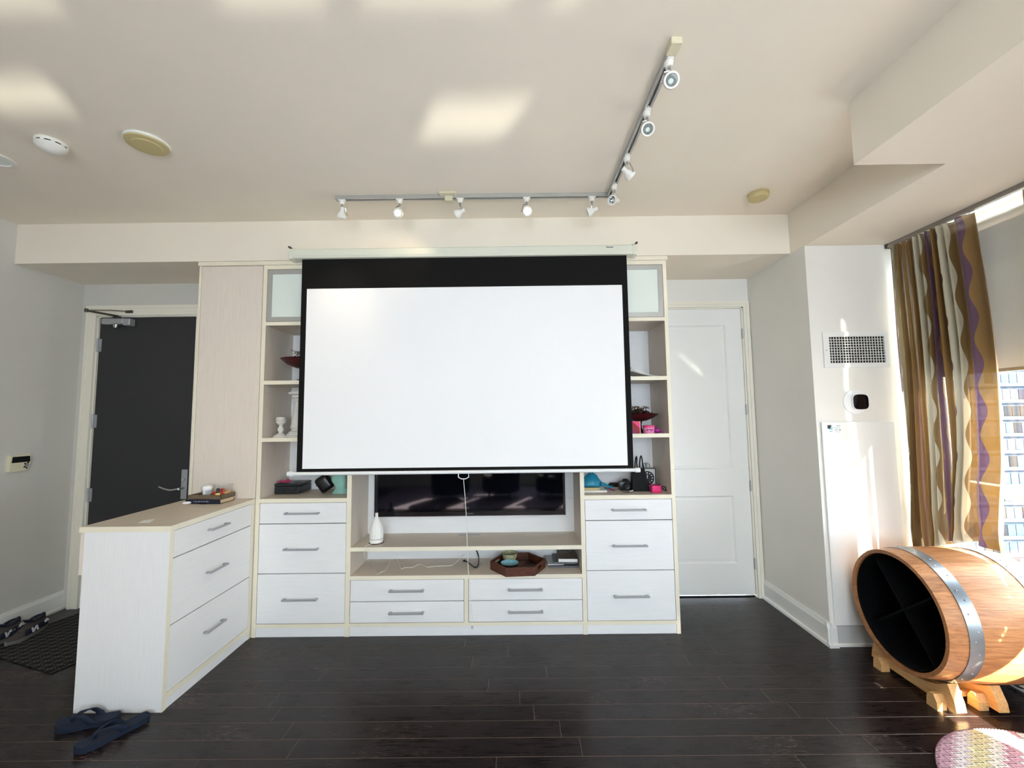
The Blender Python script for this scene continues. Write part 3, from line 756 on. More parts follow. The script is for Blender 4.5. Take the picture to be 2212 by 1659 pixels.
def spot(x, y, facing, lit=False, along='x'):
    """one small spotlight: adapter in the rail, yoke, ring and lamp; facing = direction the lamp looks"""
    f = Vector(facing).normalized()
    ad = B().box((x - .024, y - .014, ZC - .032), (x + .024, y + .014, ZC - .012), .002) if along == 'x' else B().box((x - .014, y - .024, ZC - .032), (x + .014, y + .024, ZC - .012), .002)
    ad.cyl((x, y, ZC - .055), (x, y, ZC - .03), .015, .019, 14)
    A = ad.done('spotlight', 'white_plastic', t, 40)
    c = Vector((x, y, ZC - .125)) + Vector((f.x, f.y, 0)) * .012
    side = f.cross(Vector((0, 0, 1))).normalized()
    yo = B().cyl((x, y, ZC - .07), (x, y, ZC - .05), .007, n=10)
    s0 = Vector((x, y, ZC - .068))
    yo.tube([s0, s0 + side * .022 + Vector((0, 0, -.006)), c + side * .034 + Vector((0, 0, .012)), c + side * .034], .0035, 6)
    yo.ball(c + side * .036, .006, n=8)
    yo.done('yoke', 'chrome', A, 40)
    Mq = f.to_track_quat('Z', 'Y').to_matrix()
    B().lathe([(.0, -.05), (.013, -.05), (.014, -.022), (.026, -.004), (.031, .004), (.031, .02), (.024, .02), (.022, .012)], c, 22, Mq).done('lamp_ring', 'white_plastic', A, 40)
    B().lathe([(.0225, .016), (.019, .006), (.012, .0), (.006, -.002), (.0, -.002)], c, 18, Mq).done('reflector', 'chrome', A, 40)
    B().lathe([(.010, -.001), (.010, .006), (.006, .010), (.0, .011)], c, 14, Mq).done('bulb', 'lamp_glow' if lit else 'frosted_glass', A, 40)
    if lit:
        l = bpy.data.lights.new('spot_beam', 'SPOT'); l.energy = 2.6; l.color = (1.0, .80, .55); l.spot_size = R(75); l.spot_blend = 1.0; l.shadow_soft_size = .006
        lo_ = bpy.data.objects.new('spot_beam', l); COL.objects.link(lo_); lo_.parent = A
        lo_.matrix_local = Matrix.Translation(c + f * .014 - ORG[A]) @ (-f).to_track_quat('Z', 'Y').to_matrix().to_4x4()
tocam = lambda x: Vector((-x, -2.6, -1.0))
for px, fc, lit in ((740, (-.2, .25, -.9), True), (865, (-.15, -.9, -.35), True), (995, (-.9, .25, -.35), True), (1137, (.1, -.9, -.3), True), (1275, (-.9, .2, -.3), False)):
    spot(at(px, 436, 'Z', ZC - .03).x, RY, fc, lit)
for px, py, fc in ((1329, 403, (-.7, -.6, -.25)), (1354, 341, (.75, .35, -.5)), (1399, 243, (-.2, -.85, -.45)), (1450, 134, (-.1, -.9, -.4))):
    spot(rx1, at(px, py, 'Z', ZC - .03).y, fc, along='y')

# ---------------------------------------------------------------- ceiling devices
def ceil_disc(name, label, cat, px, py, r, parts):
    c = at(px, py, 'Z', ZC - .01); c.z = ZC
    t = thing(name, label, cat, c)
    for nm, prof, m in parts: B().lathe([(a * r, -h) for a, h in prof], c, 40).done(nm, m, t, 35)
    return t, c
t, c = ceil_disc('smoke_detector', 'white domed smoke detector near the round ceiling speaker', 'smoke detector', 111, 311, .062,
          [('base', [(1.0, 0), (1.04, .006), (1.02, .016), (.0, .016)], 'white_plastic'), ('slot_ring', [(.95, .014), (.95, .024)], 'black_plastic'), ('dome', [(1.0, .022), (1.0, .028), (.86, .038), (.62, .05), (.45, .058), (.0, .06)], 'white_plastic')])
for k in range(10):
    a = 2 * math.pi * k / 10
    B().box((-.008, -.002, -.006), (.008, .002, .006), 0, None).done('rib', 'white_plastic', t).matrix_local = Matrix.Translation((.0615 * math.cos(a), .0615 * math.sin(a), -.019)) @ Matrix.Rotation(a + math.pi / 2, 4, 'Z') @ Matrix.Translation(ORG[t])
ceil_disc('ceiling_speaker', 'large flat yellowed round ceiling speaker cover', 'speaker', 318, 311, .098,
          [('rim', [(1.0, 0), (1.02, .006), (1.0, .012), (.9, .014)], 'white_plastic'), ('cover', [(.985, .010), (.94, .018), (.66, .022), (.64, .026), (.0, .028)], 'aged_plastic')])
ceil_disc('downlight', 'white ringed recessed downlight by the left wall', 'ceiling light', -14, 345, .085,
          [('ring', [(1.0, 0), (1.0, .006), (.78, .010), (.74, .004)], 'white_plastic'), ('lens', [(.76, .003), (.4, .005), (.0, .005)], 'frosted_glass')])
ceil_disc('smoke_alarm', 'small yellowed smoke alarm on the ceiling near the soffit', 'smoke alarm', 1638, 421, .062,
          [('base', [(1.0, 0), (1.05, .004), (1.05, .010), (.96, .012)], 'aged_plastic'), ('body', [(.92, .010), (.98, .014), (.98, .034), (.92, .040), (.0, .041)], 'aged_plastic'), ('vent_ring', [(.93, .008), (.93, .013)], 'black_plastic')])

# ---------------------------------------------------------------- keypad on the left wall
p0, p1 = at(14, 986, 'X', XL), at(62, 1018, 'X', XL)
ky0, ky1, kz0, kz1 = .028, .160, 1.168, 1.288
t = thing('wall_keypad', 'cream wall keypad with a black display beside the entry door', 'keypad', (XL + .012, .094, kz0))
B().prism([(ky0, kz0), (ky1 - .03, kz0), (ky1 - .008, kz0 + .03), (ky1, kz0 + .075), (ky1 - .006, kz1), (ky0 + .006, kz1)], XL, XL + .026, FACE_PX).done('body', 'cream_plastic', t)
B().prism([(ky0 + .01, kz0 + .066), (ky1 - .006, kz0 + .066), (ky1 - .01, kz1 - .01), (ky0 + .014, kz1 - .01)], XL + .024, XL + .0272, FACE_PX).done('display', 'black_plastic', t)
for dy, dz, r in ((.106, .042, .014), (.094, .053, .006), (.112, .06, .006), (.091, .03, .006), (.104, .021, .006)):
    B().cyl((XL + .024, ky0 + dy, kz0 + dz), (XL + .0285, ky0 + dy, kz0 + dz), r, n=14).done('button', 'print_grey' if r > .01 else 'black_plastic', t)

# ---------------------------------------------------------------- fan coil pier: grille, thermostat, access panel
YP = YPIER
x0, x1, z0, z1 = 2.157, 2.610, 1.848, 2.098
t = thing('vent_grille', 'white wall vent grille with a fine square grid above the thermostat', 'vent', ((x0 + x1) / 2, YP, z0))
ix0, ix1, iz0, iz1 = 2.198, 2.580, 1.880, 2.064
B().box((x0, YP - .012, z0), (ix0, YP, z1)).box((ix1, YP - .012, z0), (x1, YP, z1)).box((ix0, YP - .012, z0), (ix1, YP, iz0)).box((ix0, YP - .012, iz1), (ix1, YP, z1)).done('frame', 'trim_paint', t)
bx('duct', (ix0, YP - .0012, iz0), (ix1, YP, iz1), 'black_plastic', t, 0)
for k in range(1, 20):
    x = ix0 + (ix1 - ix0) * k / 20
    bx('blade', (x - .0016, YP - .006, iz0), (x + .0016, YP - .0014, iz1), 'white_plastic', t, 0)
for k in range(1, 10):
    z = iz0 + (iz1 - iz0) * k / 10
    bx('slat', (ix0, YP - .0105, z - .0018), (ix1, YP - .0062, z + .0018), 'trim_paint', t, 0)
B().cyl((x0 + .018, YP - .0135, 1.97), (x0 + .018, YP - .011, 1.97), .004, n=10).done('screw', 'satin_metal', t)
t = thing('thermostat', 'black rounded thermostat on a round white wall plate', 'thermostat', (2.354, YP, 1.53))
B().lathe([(.083, 0), (.083, .006), (.076, .010), (.0, .010)], (2.354, YP, 1.611), 40, Matrix.Rotation(R(90), 3, 'X')).done('wall_plate', 'pure_white', t, 35)
def squircle(cx, cz, a, c, n=36, p=3.6):
    out = []
    for k in range(n):
        th = 2 * math.pi * k / n; cs, sn = math.cos(th), math.sin(th)
        out.append((cx + a * math.copysign(abs(cs) ** (2 / p), cs), cz + c * math.copysign(abs(sn) ** (2 / p), sn)))
    return out
MXZ = Matrix(((1, 0, 0, 0), (0, 0, -1, 0), (0, 1, 0, 0), (0, 0, 0, 1)))
b = B().prism(squircle(2.372, 1.609, .053, .053), -YP + .010, -YP + .028, MXZ); b.done('body', 'pure_white', t, 30)
B().prism(squircle(2.372, 1.609, .051, .051), -YP + .0278, -YP + .031, MXZ).done('face', 'tv_glass', t, 30)
t = thing('access_panel', 'tall white access panel with a small printed sticker below the thermostat', 'panel', (2.35, YP, .13))
bx('panel', (2.105, YP - .014, .135), (2.60, YP - .0006, 1.474), 'door_white', t, .002)
s0 = at(1787, 918, 'Y', YP - .0142); s1 = at(1817, 934, 'Y', YP - .0142)
st = bx('sticker', (s0.x, YP - .0145, s1.z), (s1.x, YP - .014, s0.z), 'pure_white', t, 0)
sw, sh = s1.x - s0.x, s0.z - s1.z
for m, a, c, e, f in (('print_dark', .0, .5, .22, .98), ('tan_wood', .2, .72, .3, 1.0), ('print_teal', .14, .35, .38, .7), ('print_teal', .12, .08, .36, .2), ('print_grey', .66, .84, .96, .92), ('print_teal', .5, .6, .92, .66), ('print_teal', .5, .5, .88, .54), ('print_grey', .52, .3, .76, .38), ('print_grey', .86, .24, .98, .42), ('print_grey', .55, .06, .95, .1)):
    bx('print', (s0.x + a * sw, YP - .0148, s1.z + c * sh), (s0.x + e * sw, YP - .0144, s1.z + f * sh), m, st, 0)
bx('kick_panel', (2.118, YP - .008, 0), (2.60, YP - .0006, .13), 'kick_grey', t, .002)
bx('kick_molding', (2.118, YP - .016, 0), (2.60, YP - .008, .022), 'trim_paint', t, .002)

# ---------------------------------------------------------------- curtains, track, blind
t = thing('curtain_track', 'long bronze grey curtain track under the soffit above the window', 'curtain track', (2.66, -2.7, ZS - .04))
B().box((2.644, -5.2, ZS - .030), (2.676, YP - .02, ZS - .012), .003).box((2.652, -5.2, ZS - .012), (2.668, YP - .02, ZS)).done('rail', 'rail_grey', t)
B().box((2.640, YP - .021, ZS - .033), (2.680, YP - .002, ZS - .001), .004).done('end_cap', 'dark_metal', t)
def over_barrel(y):
    d2 = .36 ** 2 - (y + .60) ** 2
    return max(0, .415 + math.sqrt(max(0, d2)) - .60)
def curtain(label, y0, y1, zb, wide, seed, under=lambda y: 0):
    rnd = random.Random(seed)
    # fold line in plan: list of (y, x offset)
    pts = [(y0, 0.0)]
    y = y0; s = 1
    while y > y1 + .001:
        left = (y - y1) / (y0 - y1)
        stp = (.0175 + rnd.uniform(-.004, .005)) if left > wide else .055
        y = max(y1, y - stp)
        pts.append((y, s * (.030 + rnd.uniform(-.008, .01)) * (1.0 if left > wide else .9)))
        s = -s
    # smooth by Catmull sampling
    P = []
    for i in range(len(pts) - 1):
        p0, p1, p2, p3 = pts[max(i - 1, 0)], pts[i], pts[i + 1], pts[min(i + 2, len(pts) - 1)]
        for k in range(6):
            u = k / 6
            P.append(tuple(.5 * (2 * b_ + (c_ - a_) * u + (2 * a_ - 5 * b_ + 4 * c_ - d_) * u * u + (3 * b_ - a_ - 3 * c_ + d_) * u ** 3) for a_, b_, c_, d_ in zip(p0, p1, p2, p3)))
    P.append(pts[-1])
    zt = ZS - .034; rows = 26; G = []; U = []
    arc = [0.0]
    for a_, b_ in zip(P, P[1:]): arc.append(arc[-1] + math.hypot(a_[0] - b_[0], a_[1] - b_[1]))
    for i, (yy, xx) in enumerate(P):
        col = []; uv = []
        f = i / (len(P) - 1)
        for j in range(rows + 1):
            v = j / rows; zb_ = zb + under(yy); z = zt + (zb_ - zt) * v
            amp = .75 + .55 * v
            belly = math.sin(math.pi * min(1, v * 1.15)) * .035 * f - .06 * f * max(0, v - .75) * 4 * .5
            wob = .010 * math.sin(7 * v + 9 * f + seed) * v
            if v > .86: wob += .014 * math.sin(40 * f + 30 * v) * (v - .86) * 6
            col.append((2.662 + xx * amp + wob, yy - belly + .012 * math.sin(5 * v + 20 * f) * v, z + (.012 * math.sin(23 * f) if j == rows else 0)))
            uv.append((arc[-1] - arc[i], zt - z))
        G.append(col); U.append(uv)
    b = B().grid(G, U)
    t = thing('curtain', label, 'curtain', (2.66, (y0 + y1) / 2, zb), 'patterned curtains on the window track')
    b.done('cloth', 'curtain_cloth', t, 180)
    for k in range(int((y0 - y1) / .06)):
        yk = y0 - .02 - k * .06
        B().cyl((2.66, yk, zt - .006), (2.66, yk, ZS - .0305), .003, n=6).done('hook', 'white_plastic', t)
    return t
curtain('purple, ochre and cream wavy striped curtain gathered next to the fan coil pier', YP - .025, -.735, .60, .30, 3, over_barrel)
curtain('added purple, ochre and cream wavy striped curtain out of view, blocking the sun beside the round rug', -.94, -2.89, .92, 0, 5)  # unseen curtain added to block the sun, hem lifted to pass a strip
curtain('added purple, ochre and cream wavy striped curtain out of view, blocking the sun at the last window', -3.02, -5.30, .20, 0, 8)  # unseen curtain added to block sun through the last window
t = thing('roller_blind', 'pale grey roller blind half lowered over the window behind the curtain', 'blind', (2.74, -1.3, 1.76))
bx('blind_cloth', (2.744, -2.33, 1.775), (2.7455, -.27, 2.60), 'blind_fabric', t, 0)
B().cyl((2.745, -2.33, 2.62), (2.745, -.27, 2.62), .028, n=18).done('roller', 'white_plastic', t, 40)
bx('bottom_bar', (2.740, -2.33, 1.757), (2.750, -.27, 1.777), 'rail_grey', t, .002)
for y in (-2.34, -.262): bx('bracket', (2.715, y - .004, 2.585), (2.80, y + .004, 2.657), 'white_plastic', t, .001)

# ---------------------------------------------------------------- barrel and its cradle
bc = Vector((2.160, -.565, .415)); psi = -.07; LB = .585
AX = Vector((math.cos(psi), math.sin(psi), 0))
RE, RB = .318, .338
def brad(s): return RE + (RB - RE) * (1 - (2 * s / LB - 1) ** 2)
root = thing('wine_barrel', 'oak wine barrel with galvanised hoops lying on its side by the window', 'barrel', (bc.x, bc.y, bc.z - RB))
MB_ = Matrix.Translation(bc) @ Matrix.Rotation(psi, 4, 'Z')        # local x = barrel axis
NST = 26
def stave_mesh():
    b = B(); secs = []
    da = 2 * math.pi / NST / 2 - .0009
    for k in range(9):
        s = LB * k / 8; r = brad(s); ri = r - .026
        if k in (0, 8): ri += .006
        ring = []
        for rr, sg in ((r, -1), (r, 0), (r, 1), (ri, 1), (ri, 0), (ri, -1)):
            ring.append((s, rr * math.sin(sg * da), rr * math.cos(sg * da)))
        secs.append(ring)
    return b.loft(secs)
b = stave_mesh()
for v in b.bm.verts: pass
first = None
ORG[None] = Vector()
class _L: pass
for k in range(NST):
    if first is None:
        for v in b.bm.verts: v.co += ORG[root]
        first = b.done('stave', 'oak_stave', root, 30); o = first
    else:
        o = first.copy(); COL.objects.link(o); o.parent = root
    o.matrix_local = Matrix.Translation(-ORG[root]) @ MB_ @ Matrix.Rotation(2 * math.pi * k / NST + .05, 4, 'X')
def barrel_part(name, b, m, sm=30, parent=None):
    for v in b.bm.verts: v.co = MB_ @ v.co
    return b.done(name, m, parent or root, sm)
MAX = Matrix(((0, 0, 1), (1, 0, 0), (0, 1, 0)))       # lathe z -> barrel axis x
for s0_, wd in ((.082, .062), (LB - .082 - .062, .062)):
    b = B().lathe([(brad(s0_) + .0005, s0_), (brad(s0_) + .0035, s0_), (brad(s0_ + wd) + .0035, s0_ + wd), (brad(s0_ + wd) + .0005, s0_ + wd)], (0, 0, 0), 72, MAX)
    hp = barrel_part('hoop', b, 'galvanised', 30)
    rv = B()
    for k in range(34):
        a = 2 * math.pi * k / 34 + (.05 if k % 3 == 1 else 0); s = s0_ + wd * (.5 + .12 * (-1) ** k)
        r = brad(s) + .003
        rv.ball((s, r * math.cos(a), r * math.sin(a)), .0045, n=6)
    tag(barrel_part('rivets', rv, 'galvanised', 40, hp), kind='stuff')
barrel_part('inner_liner', B().lathe([(RE - .0275, .012), (brad(LB / 2) - .0285, LB / 2), (RE - .0275, LB - .03), (0, LB - .03)], (0, 0, 0), 60, MAX), 'barrel_black')
for a in (R(52), R(-38)):
    b = B().box((.05, -(RE - .03), -.004), (LB - .04, RE - .03, .004))
    for v in b.bm.verts: v.co = Matrix.Rotation(a, 4, 'X') @ v.co
    barrel_part('divider', b, 'barrel_black', None)
barrel_part('head', B().lathe([(RE - .02, LB - .025), (0, LB - .025), (0, LB - .005), (RE - .02, LB - .005)], (0, 0, 0), 48, MAX), 'oak_stave')

t = thing('barrel_cradle', 'light oak cradle with curved rails under the wine barrel', 'barrel stand', (2.34, -.565, 0))
def zc_at(y, r): return bc.z - math.sqrt(max(0, r * r - (y - bc.y) ** 2))
for X0 in (2.215, 2.43):
    pts = []
    ys_ = [-.775 + .42 * k / 14 for k in range(15)]
    yc = bc.y - (X0 - bc.x) * .07
    top = [(y, bc.z - math.sqrt((RB + .004) ** 2 - (y - yc) ** 2)) for y in ys_]
    poly = [(ys_[0] - .035, .022), (ys_[0] - .03, .062)] + [(y, min(z, .155)) for y, z in top] + [(ys_[-1] + .03, .062), (ys_[-1] + .035, .022)]
    B().prism(poly, X0, X0 + .052, MX).done('rail', 'oak_stand', t)
    for y in (-.735, -.415):
        B().prism([(y - .028, 0), (y + .028, 0), (y + .024, .05), (y + .008, .075), (y - .012, .075), (y - .028, .04)], X0 - .05, X0 - .0005, MX).done('foot', 'oak_stand', t)
for y in (-.69, -.44): B().box((2.2155 + .0515, y - .012, .028), (2.43, y + .012, .052), .003).done('cross_bar', 'oak_stand', t)

# ---------------------------------------------------------------- round chevron rug and metal dish by the window
def round_rug(cx, cy, r, rot):
    t = thing('round_rug', 'round rug in pink, cream and grey chevron weave in front of the barrel', 'rug', (cx, cy, 0))
    b = B(); uvl = b.bm.loops.layers.uv.new('UVMap'); n = 72; rings = []
    for k, z in ((1.0, .001), (1.004, .006), (.996, .011), (.97, .0125), (.6, .0125), (.2, .0125)):
        rings.append([b.bm.verts.new((cx + r * k * math.cos(2 * math.pi * i / n), cy + r * k * math.sin(2 * math.pi * i / n), z)) for i in range(n)])
    fs = [b.bm.faces.new((ra[i], ra[(i + 1) % n], rb[(i + 1) % n], rb[i])) for ra, rb in zip(rings, rings[1:]) for i in range(n)]
    fs += [b.bm.faces.new(rings[-1]), b.bm.faces.new(rings[0][::-1])]
    cr, sr = math.cos(rot), math.sin(rot)
    for f in fs:
        for l in f.loops:
            x, y = l.vert.co.x - cx, l.vert.co.y - cy
            l[uvl].uv = (x * cr + y * sr + 2, -x * sr + y * cr + 2)
    b.done('weave', 'chevron_cloth', t, 60)
    # whipped edge: short stitches all round
    e = B()
    for i in range(230):
        a = 2 * math.pi * i / 230
        e.ball((cx + r * math.cos(a), cy + r * math.sin(a), (.0075)), .0048, (1.0, 1.35, 1.0), 6, Euler((0, 0, a)))
    tag(e.done('whipped_edge', 'rug_edge', t, 60), kind='stuff')
    return t
round_rug(2.228, -1.403, .508, R(-48))
lb = at(2258, 1478, 'Z', .02)
t = thing('metal_dish', 'round shallow grey metal dish on the floor beside the barrel', 'dish', (lb.x, lb.y, 0))
B().lathe([(0, .001), (.15, .001), (.165, .006), (.172, .022), (.168, .024), (.158, .010), (.14, .006), (0, .005)], (lb.x, lb.y, 0), 48).done('bowl', 'galvanised', t, 35)
B().lathe([(.172, .020), (.176, .023), (.172, .026), (.168, .023), (.172, .020)], (lb.x, lb.y, 0), 48).done('rim', 'chrome', t, 35)

# ---------------------------------------------------------------- things on the shelves
def book(name, label, corner, ux, uy, w_, d_, th, cover, page='paper_white', spine=None, cat='book', group=None):
    """closed book: corner, directions along the spine and to the fore-edge, thickness"""
    c = Vector(corner); ux = Vector(ux).normalized(); uy = Vector(uy).normalized()
    t = thing(name, label, cat, c, group)
    M = Matrix((( *ux, 0), (*uy, 0), (0, 0, 1, 0), (0, 0, 0, 1))).transposed(); M = Matrix.Translation(c) @ Matrix(((ux.x, uy.x, 0, 0), (ux.y, uy.y, 0, 0), (0, 0, 1, 0), (0, 0, 0, 1)))
    def part(nm, lo, hi, m):
        b = B().box(lo, hi, .0008)
        for v in b.bm.verts: v.co = M @ v.co
        return b.done(nm, m, t)
    k = min(.003, th * .2)
    part('pages', (.003, .004, k), (w_ - .003, d_ - .004, th - k), page)
    part('cover', (0, 0, th - k), (w_, d_, th), cover); part('cover', (0, 0, 0), (w_, d_, k), cover)
    part('spine', (0, 0, k), (w_, .004, th - k), spine or cover)
    return t, M
def pile(b, c, r, n, seed, rr=(.008, .022), flat=.5):
    rnd = random.Random(seed)
    for k in range(n):
        a = rnd.uniform(0, 6.28); q = r * math.sqrt(rnd.random()); hgt = (1 - (q / r) ** 2) * r * flat
        b.ball((c[0] + q * math.cos(a), c[1] + q * math.sin(a), c[2] + hgt * rnd.uniform(.3, 1)), rnd.uniform(*rr), (1, rnd.uniform(.6, 1.2), rnd.uniform(.5, 1)), 8, Euler((rnd.uniform(0, 3), rnd.uniform(0, 3), 0)))
    return b
def pedestal_bowl(label, c, r, rim_z, seed):
    """dark red bowl on a foot, filled with dried pods and twigs; c = foot centre on the shelf"""
    t = thing('pedestal_bowl', label, 'bowl', c, 'pedestal bowls on the shelves')
    h = rim_z - c[2]
    B().lathe([(r * .38, 0), (r * .40, .008), (r * .12, .03), (r * .10, h * .45), (r * .16, h * .62)], c, 24).done('foot', 'glaze_dark', t, 40)
    B().lathe([(0, h * .58), (r * .35, h * .62), (r * .7, h * .76), (r * .93, h * .94), (r * .99, h), (r * .96, h), (r * .88, h * .95), (r * .66, h * .82), (0, h * .7)], c, 36).done('bowl', 'maroon', t, 40)
    rnd = random.Random(seed)
    pile(B(), (c[0], c[1], c[2] + h * .93), r * .62, 34, seed, (.012, .022), .5).done('dried_pods', 'dark_brown', t, 60)['kind'] = 'stuff'
    b = B()
    for k in range(16):
        a = rnd.uniform(0, 6.28); q = Vector((c[0] + r * .6 * math.cos(a) * rnd.random(), c[1] + r * .6 * math.sin(a) * rnd.random(), c[2] + h * 1.0 + r * .18))
        d = Vector((math.cos(a * 2), math.sin(a * 2), rnd.uniform(.05, .6))).normalized() * rnd.uniform(.03, .07)
        m_ = q + d * .5 + Vector((0, 0, .02))
        b.tube(smooth_path([q - d, m_, q + d]), .0020, 5)
    b.done('twigs', 'twig', t, 60)['kind'] = 'stuff'
    return t
ZU, ZM, ZL = 1.82, 1.40, .962          # shelf tops
rl = at(612, 777, 'Y', .16); pedestal_bowl('dark red pedestal bowl of dried pods above the white candlesticks', (rl.x + .165, .16, ZU), .168, rl.z, 4)
rr_ = at(1421, 893, 'Y', .21); cx_ = at(1381, 900, 'Y', .21).x
pedestal_bowl('dark red pedestal bowl of dried twigs behind the pink jar', (cx_, .21, ZM), rr_.x - cx_, rr_.z, 9)
# candlesticks
def candlestick(label, c, h, r, prof):
    t = thing('candlestick', label, 'candlestick', c, 'white candlesticks')
    B().lathe([(a * r, z * h) for a, z in prof], c, 28).done('stick', 'plaster_white', t, 35)
    B().lathe([(r * .5, h), (r * .62, h + .001), (r * .62, h + .012), (r * .5, h + .014), (0, h + .008)], c, 28).done('cup', 'plaster_white', t, 35)
c = at(606, 944, 'Y', .10); c.z = ZM; h = at(606, 905, 'Y', c.y).z - ZM
candlestick('short white turned candlestick on the middle shelf', c, h, .052, [(0, 0), (1, 0), (1, .05), (.8, .10), (.55, .16), (.3, .22), (.28, .28), (.42, .38), (.44, .46), (.26, .58), (.24, .66), (.45, .74), (.6, .80), (.66, .84), (.55, .9), (.7, .95), (.62, 1)])
c = at(642, 944, 'Y', .17); c.z = ZM; h = at(637, 848, 'Y', c.y).z - ZM
candlestick('tall white turned candlestick on the middle shelf beside the projection screen', c, h, .085, [(0, 0), (1, 0), (1, .03), (.85, .05), (.85, .07), (.7, .09), (.7, .11), (.45, .14), (.42, .17), (.6, .2), (.52, .3), (.38, .5), (.28, .68), (.25, .78), (.38, .81), (.3, .84), (.5, .9), (.5, .93), (.8, .96), (.85, 1)])
# carved box
a0, a1, a2 = at(592, 1068, 'Z', ZL), at(644, 1068, 'Z', ZL), at(671, 1057, 'Z', ZL)
hb = at(620, 1045, 'Y', a0.y).z - ZL
y1_ = min(a2.y, DEP - .04)
t = thing('carved_box', 'black carved wooden box under the pink cloth on the shelf', 'box', ((a0.x + a1.x) / 2, (a0.y + y1_) / 2, ZL))
bx('body', (a0.x, a0.y, ZL), (a1.x, y1_, ZL + hb * .74), 'carved_black', t, .004); bx('lid', (a0.x - .003, a0.y - .003, ZL + hb * .76), (a1.x + .003, y1_ + .003, ZL + hb), 'carved_black', t, .006)
b = B()
for k in range(3):
    cx_2 = a0.x + (a1.x - a0.x) * (.25 + .25 * k)
    b.tube([(cx_2 + .022 * math.cos(u * .7), a0.y - .0005, ZL + hb * .38 + .014 * math.sin(u * .7)) for u in range(10)], .003, 5)
b.done('relief', 'carved_black', t, 50)
B().lathe([(.03, 0), (.032, .003), (.012, .006), (0, .008)], ((a0.x + a1.x) / 2 + .03, (a0.y + y1_) / 2, ZL + hb), 20).done('knob', 'carved_black', t, 40)
p_ = Vector((a0.x + .05, a0.y + .05, ZL + hb + .001))
G = [[(p_.x + .09 * (i / 8 - .5) + .004 * math.sin(j), p_.y + .06 * (j / 6 - .5), p_.z + .004 + .009 * abs(math.sin(i * 1.3 + j * .7)) + (.012 if 4 < i < 7 and j > 3 else 0)) for j in range(7)] for i in range(9)]
tag(B().grid(G).done('pink_cloth', 'pink', None, 60, .002), 'crumpled pink cloth lying on the carved black box', 'cloth')
# black bag and mint bag
def soft_bag(name, label, cat, m, c, w_, d_, h_, lean, seed, group=None):
    rnd = random.Random(seed); secs = []
    for k in range(9):
        f = k / 8; wf = 1 - .25 * f ** 2 + .08 * math.sin(5 * f + seed); df = 1 - .75 * f
        secs.append([(c[0] + lean * f * h_ + w_ / 2 * wf * math.cos(a) * (1 + .08 * math.sin(3 * a + 4 * f + seed)), c[1] + d_ / 2 * df * math.sin(a), c[2] + f * h_ + .008 * math.sin(2 * a + seed) * f) for a in [2 * math.pi * q / 20 for q in range(20)]])
    return tag(B().loft(secs).done(name, m, None, 50), label, cat, group)
c = at(693, 1066, 'Z', ZL)
b = B()
E_ = Euler((R(0), R(-34), R(12)))
b.box((c.x - .045, c.y, ZL + .03), (c.x + .06, c.y + .10, ZL + .155), .03, E_, 3)
t = thing('black_pouch', 'shiny black pouch tipped on its corner beside the carved box', 'pouch', (c.x, c.y + .05, ZL))
lo = min(v.co.z for v in b.bm.verts)
for v in b.bm.verts: v.co.z += ZL + .001 - lo
b.done('body', 'black_satin', t, 50)
q = Vector((c.x, c.y - .001, ZL + .085))
B().tube([q + Vector((-.035, .0, -.03)), q + Vector((0, -.004, .01)), q + Vector((.035, .0, .045))], .0035, 6).done('zip', 'dark_metal', t, 50)
c = at(728, 1068, 'Z', ZL); c.x = min(c.x, -1.214 - .065)
G_ = B(); secs = []
for k in range(10):
    f = k / 9; wv = (.062, .055, .047, .040, .044, .052, .056, .054, .05, .048)[k]
    secs.append([(c.x + wv * math.cos(a) + .010 * math.sin(6 * f) , c.y + .045 + wv * .6 * math.sin(a) * (1 - .4 * f), ZL + .15 * f + .004 * math.sin(3 * a)) for a in [2 * math.pi * q / 18 for q in range(18)]])
t = thing('mint_bag', 'mint green folded cloth bag beside the black pouch', 'bag', (c.x, c.y + .045, ZL))
G_.loft(secs).done('body', 'mint', t, 35); B().tube([(c.x - .05, c.y + .02, ZL + .146), (c.x, c.y + .008, ZL + .150), (c.x + .05, c.y + .02, ZL + .148)], .006, 6).done('top_hem', 'khaki_paper', t, 50)
# right shelf, low: papers, teal bag, pens, case, camera, earphones, tote, clock, purse
c0, c1 = at(1263, 1064, 'Z', ZL), at(1311, 1063, 'Z', ZL)
w_ = c1.x - .508
book('notebook', 'white thin notebook under the khaki pad and teal bag', (.508, c0.y, ZL), (1, 0, 0), (0, 1, 0), w_, .14, .013, 'paper_white', cat='notebook')
book('notebook', 'khaki notepad lying on the thin white notebook', (.506, c0.y + .012, ZL + .0132), (1, 0, 0), (0, 1, 0), w_ * .74, .12, .018, 'khaki_paper', 'paper_cream', cat='notebook')
tb = B(); secs = []
for k in range(9):
    f = k / 8; r_ = (.068, .082, .080, .075, .068, .058, .045, .030, .012)[k]
    secs.append([(.59 + r_ * math.cos(a) * 1.0 + .006 * math.sin(4 * a + k), c0.y + .08 + r_ * .62 * math.sin(a), ZL + .0315 + .10 * f + .004 * math.sin(3 * a)) for a in [2 * math.pi * q / 20 for q in range(20)]])
t = thing('teal_pouch', 'knotted teal plastic bag on the khaki notepad', 'bag', (.59, c0.y + .08, ZL + .031))
tb.loft(secs).done('body', 'teal_bag', t, 40)
kx = Vector((.66, c0.y + .05, ZL + .05))
B().tube([kx, kx + Vector((.03, -.01, .0)), kx + Vector((.055, -.02, -.015)), kx + Vector((.075, -.03, -.0175))], .01, 8, radii=[.018, .010, .008, .012]).done('tail', 'teal_bag', t, 40)
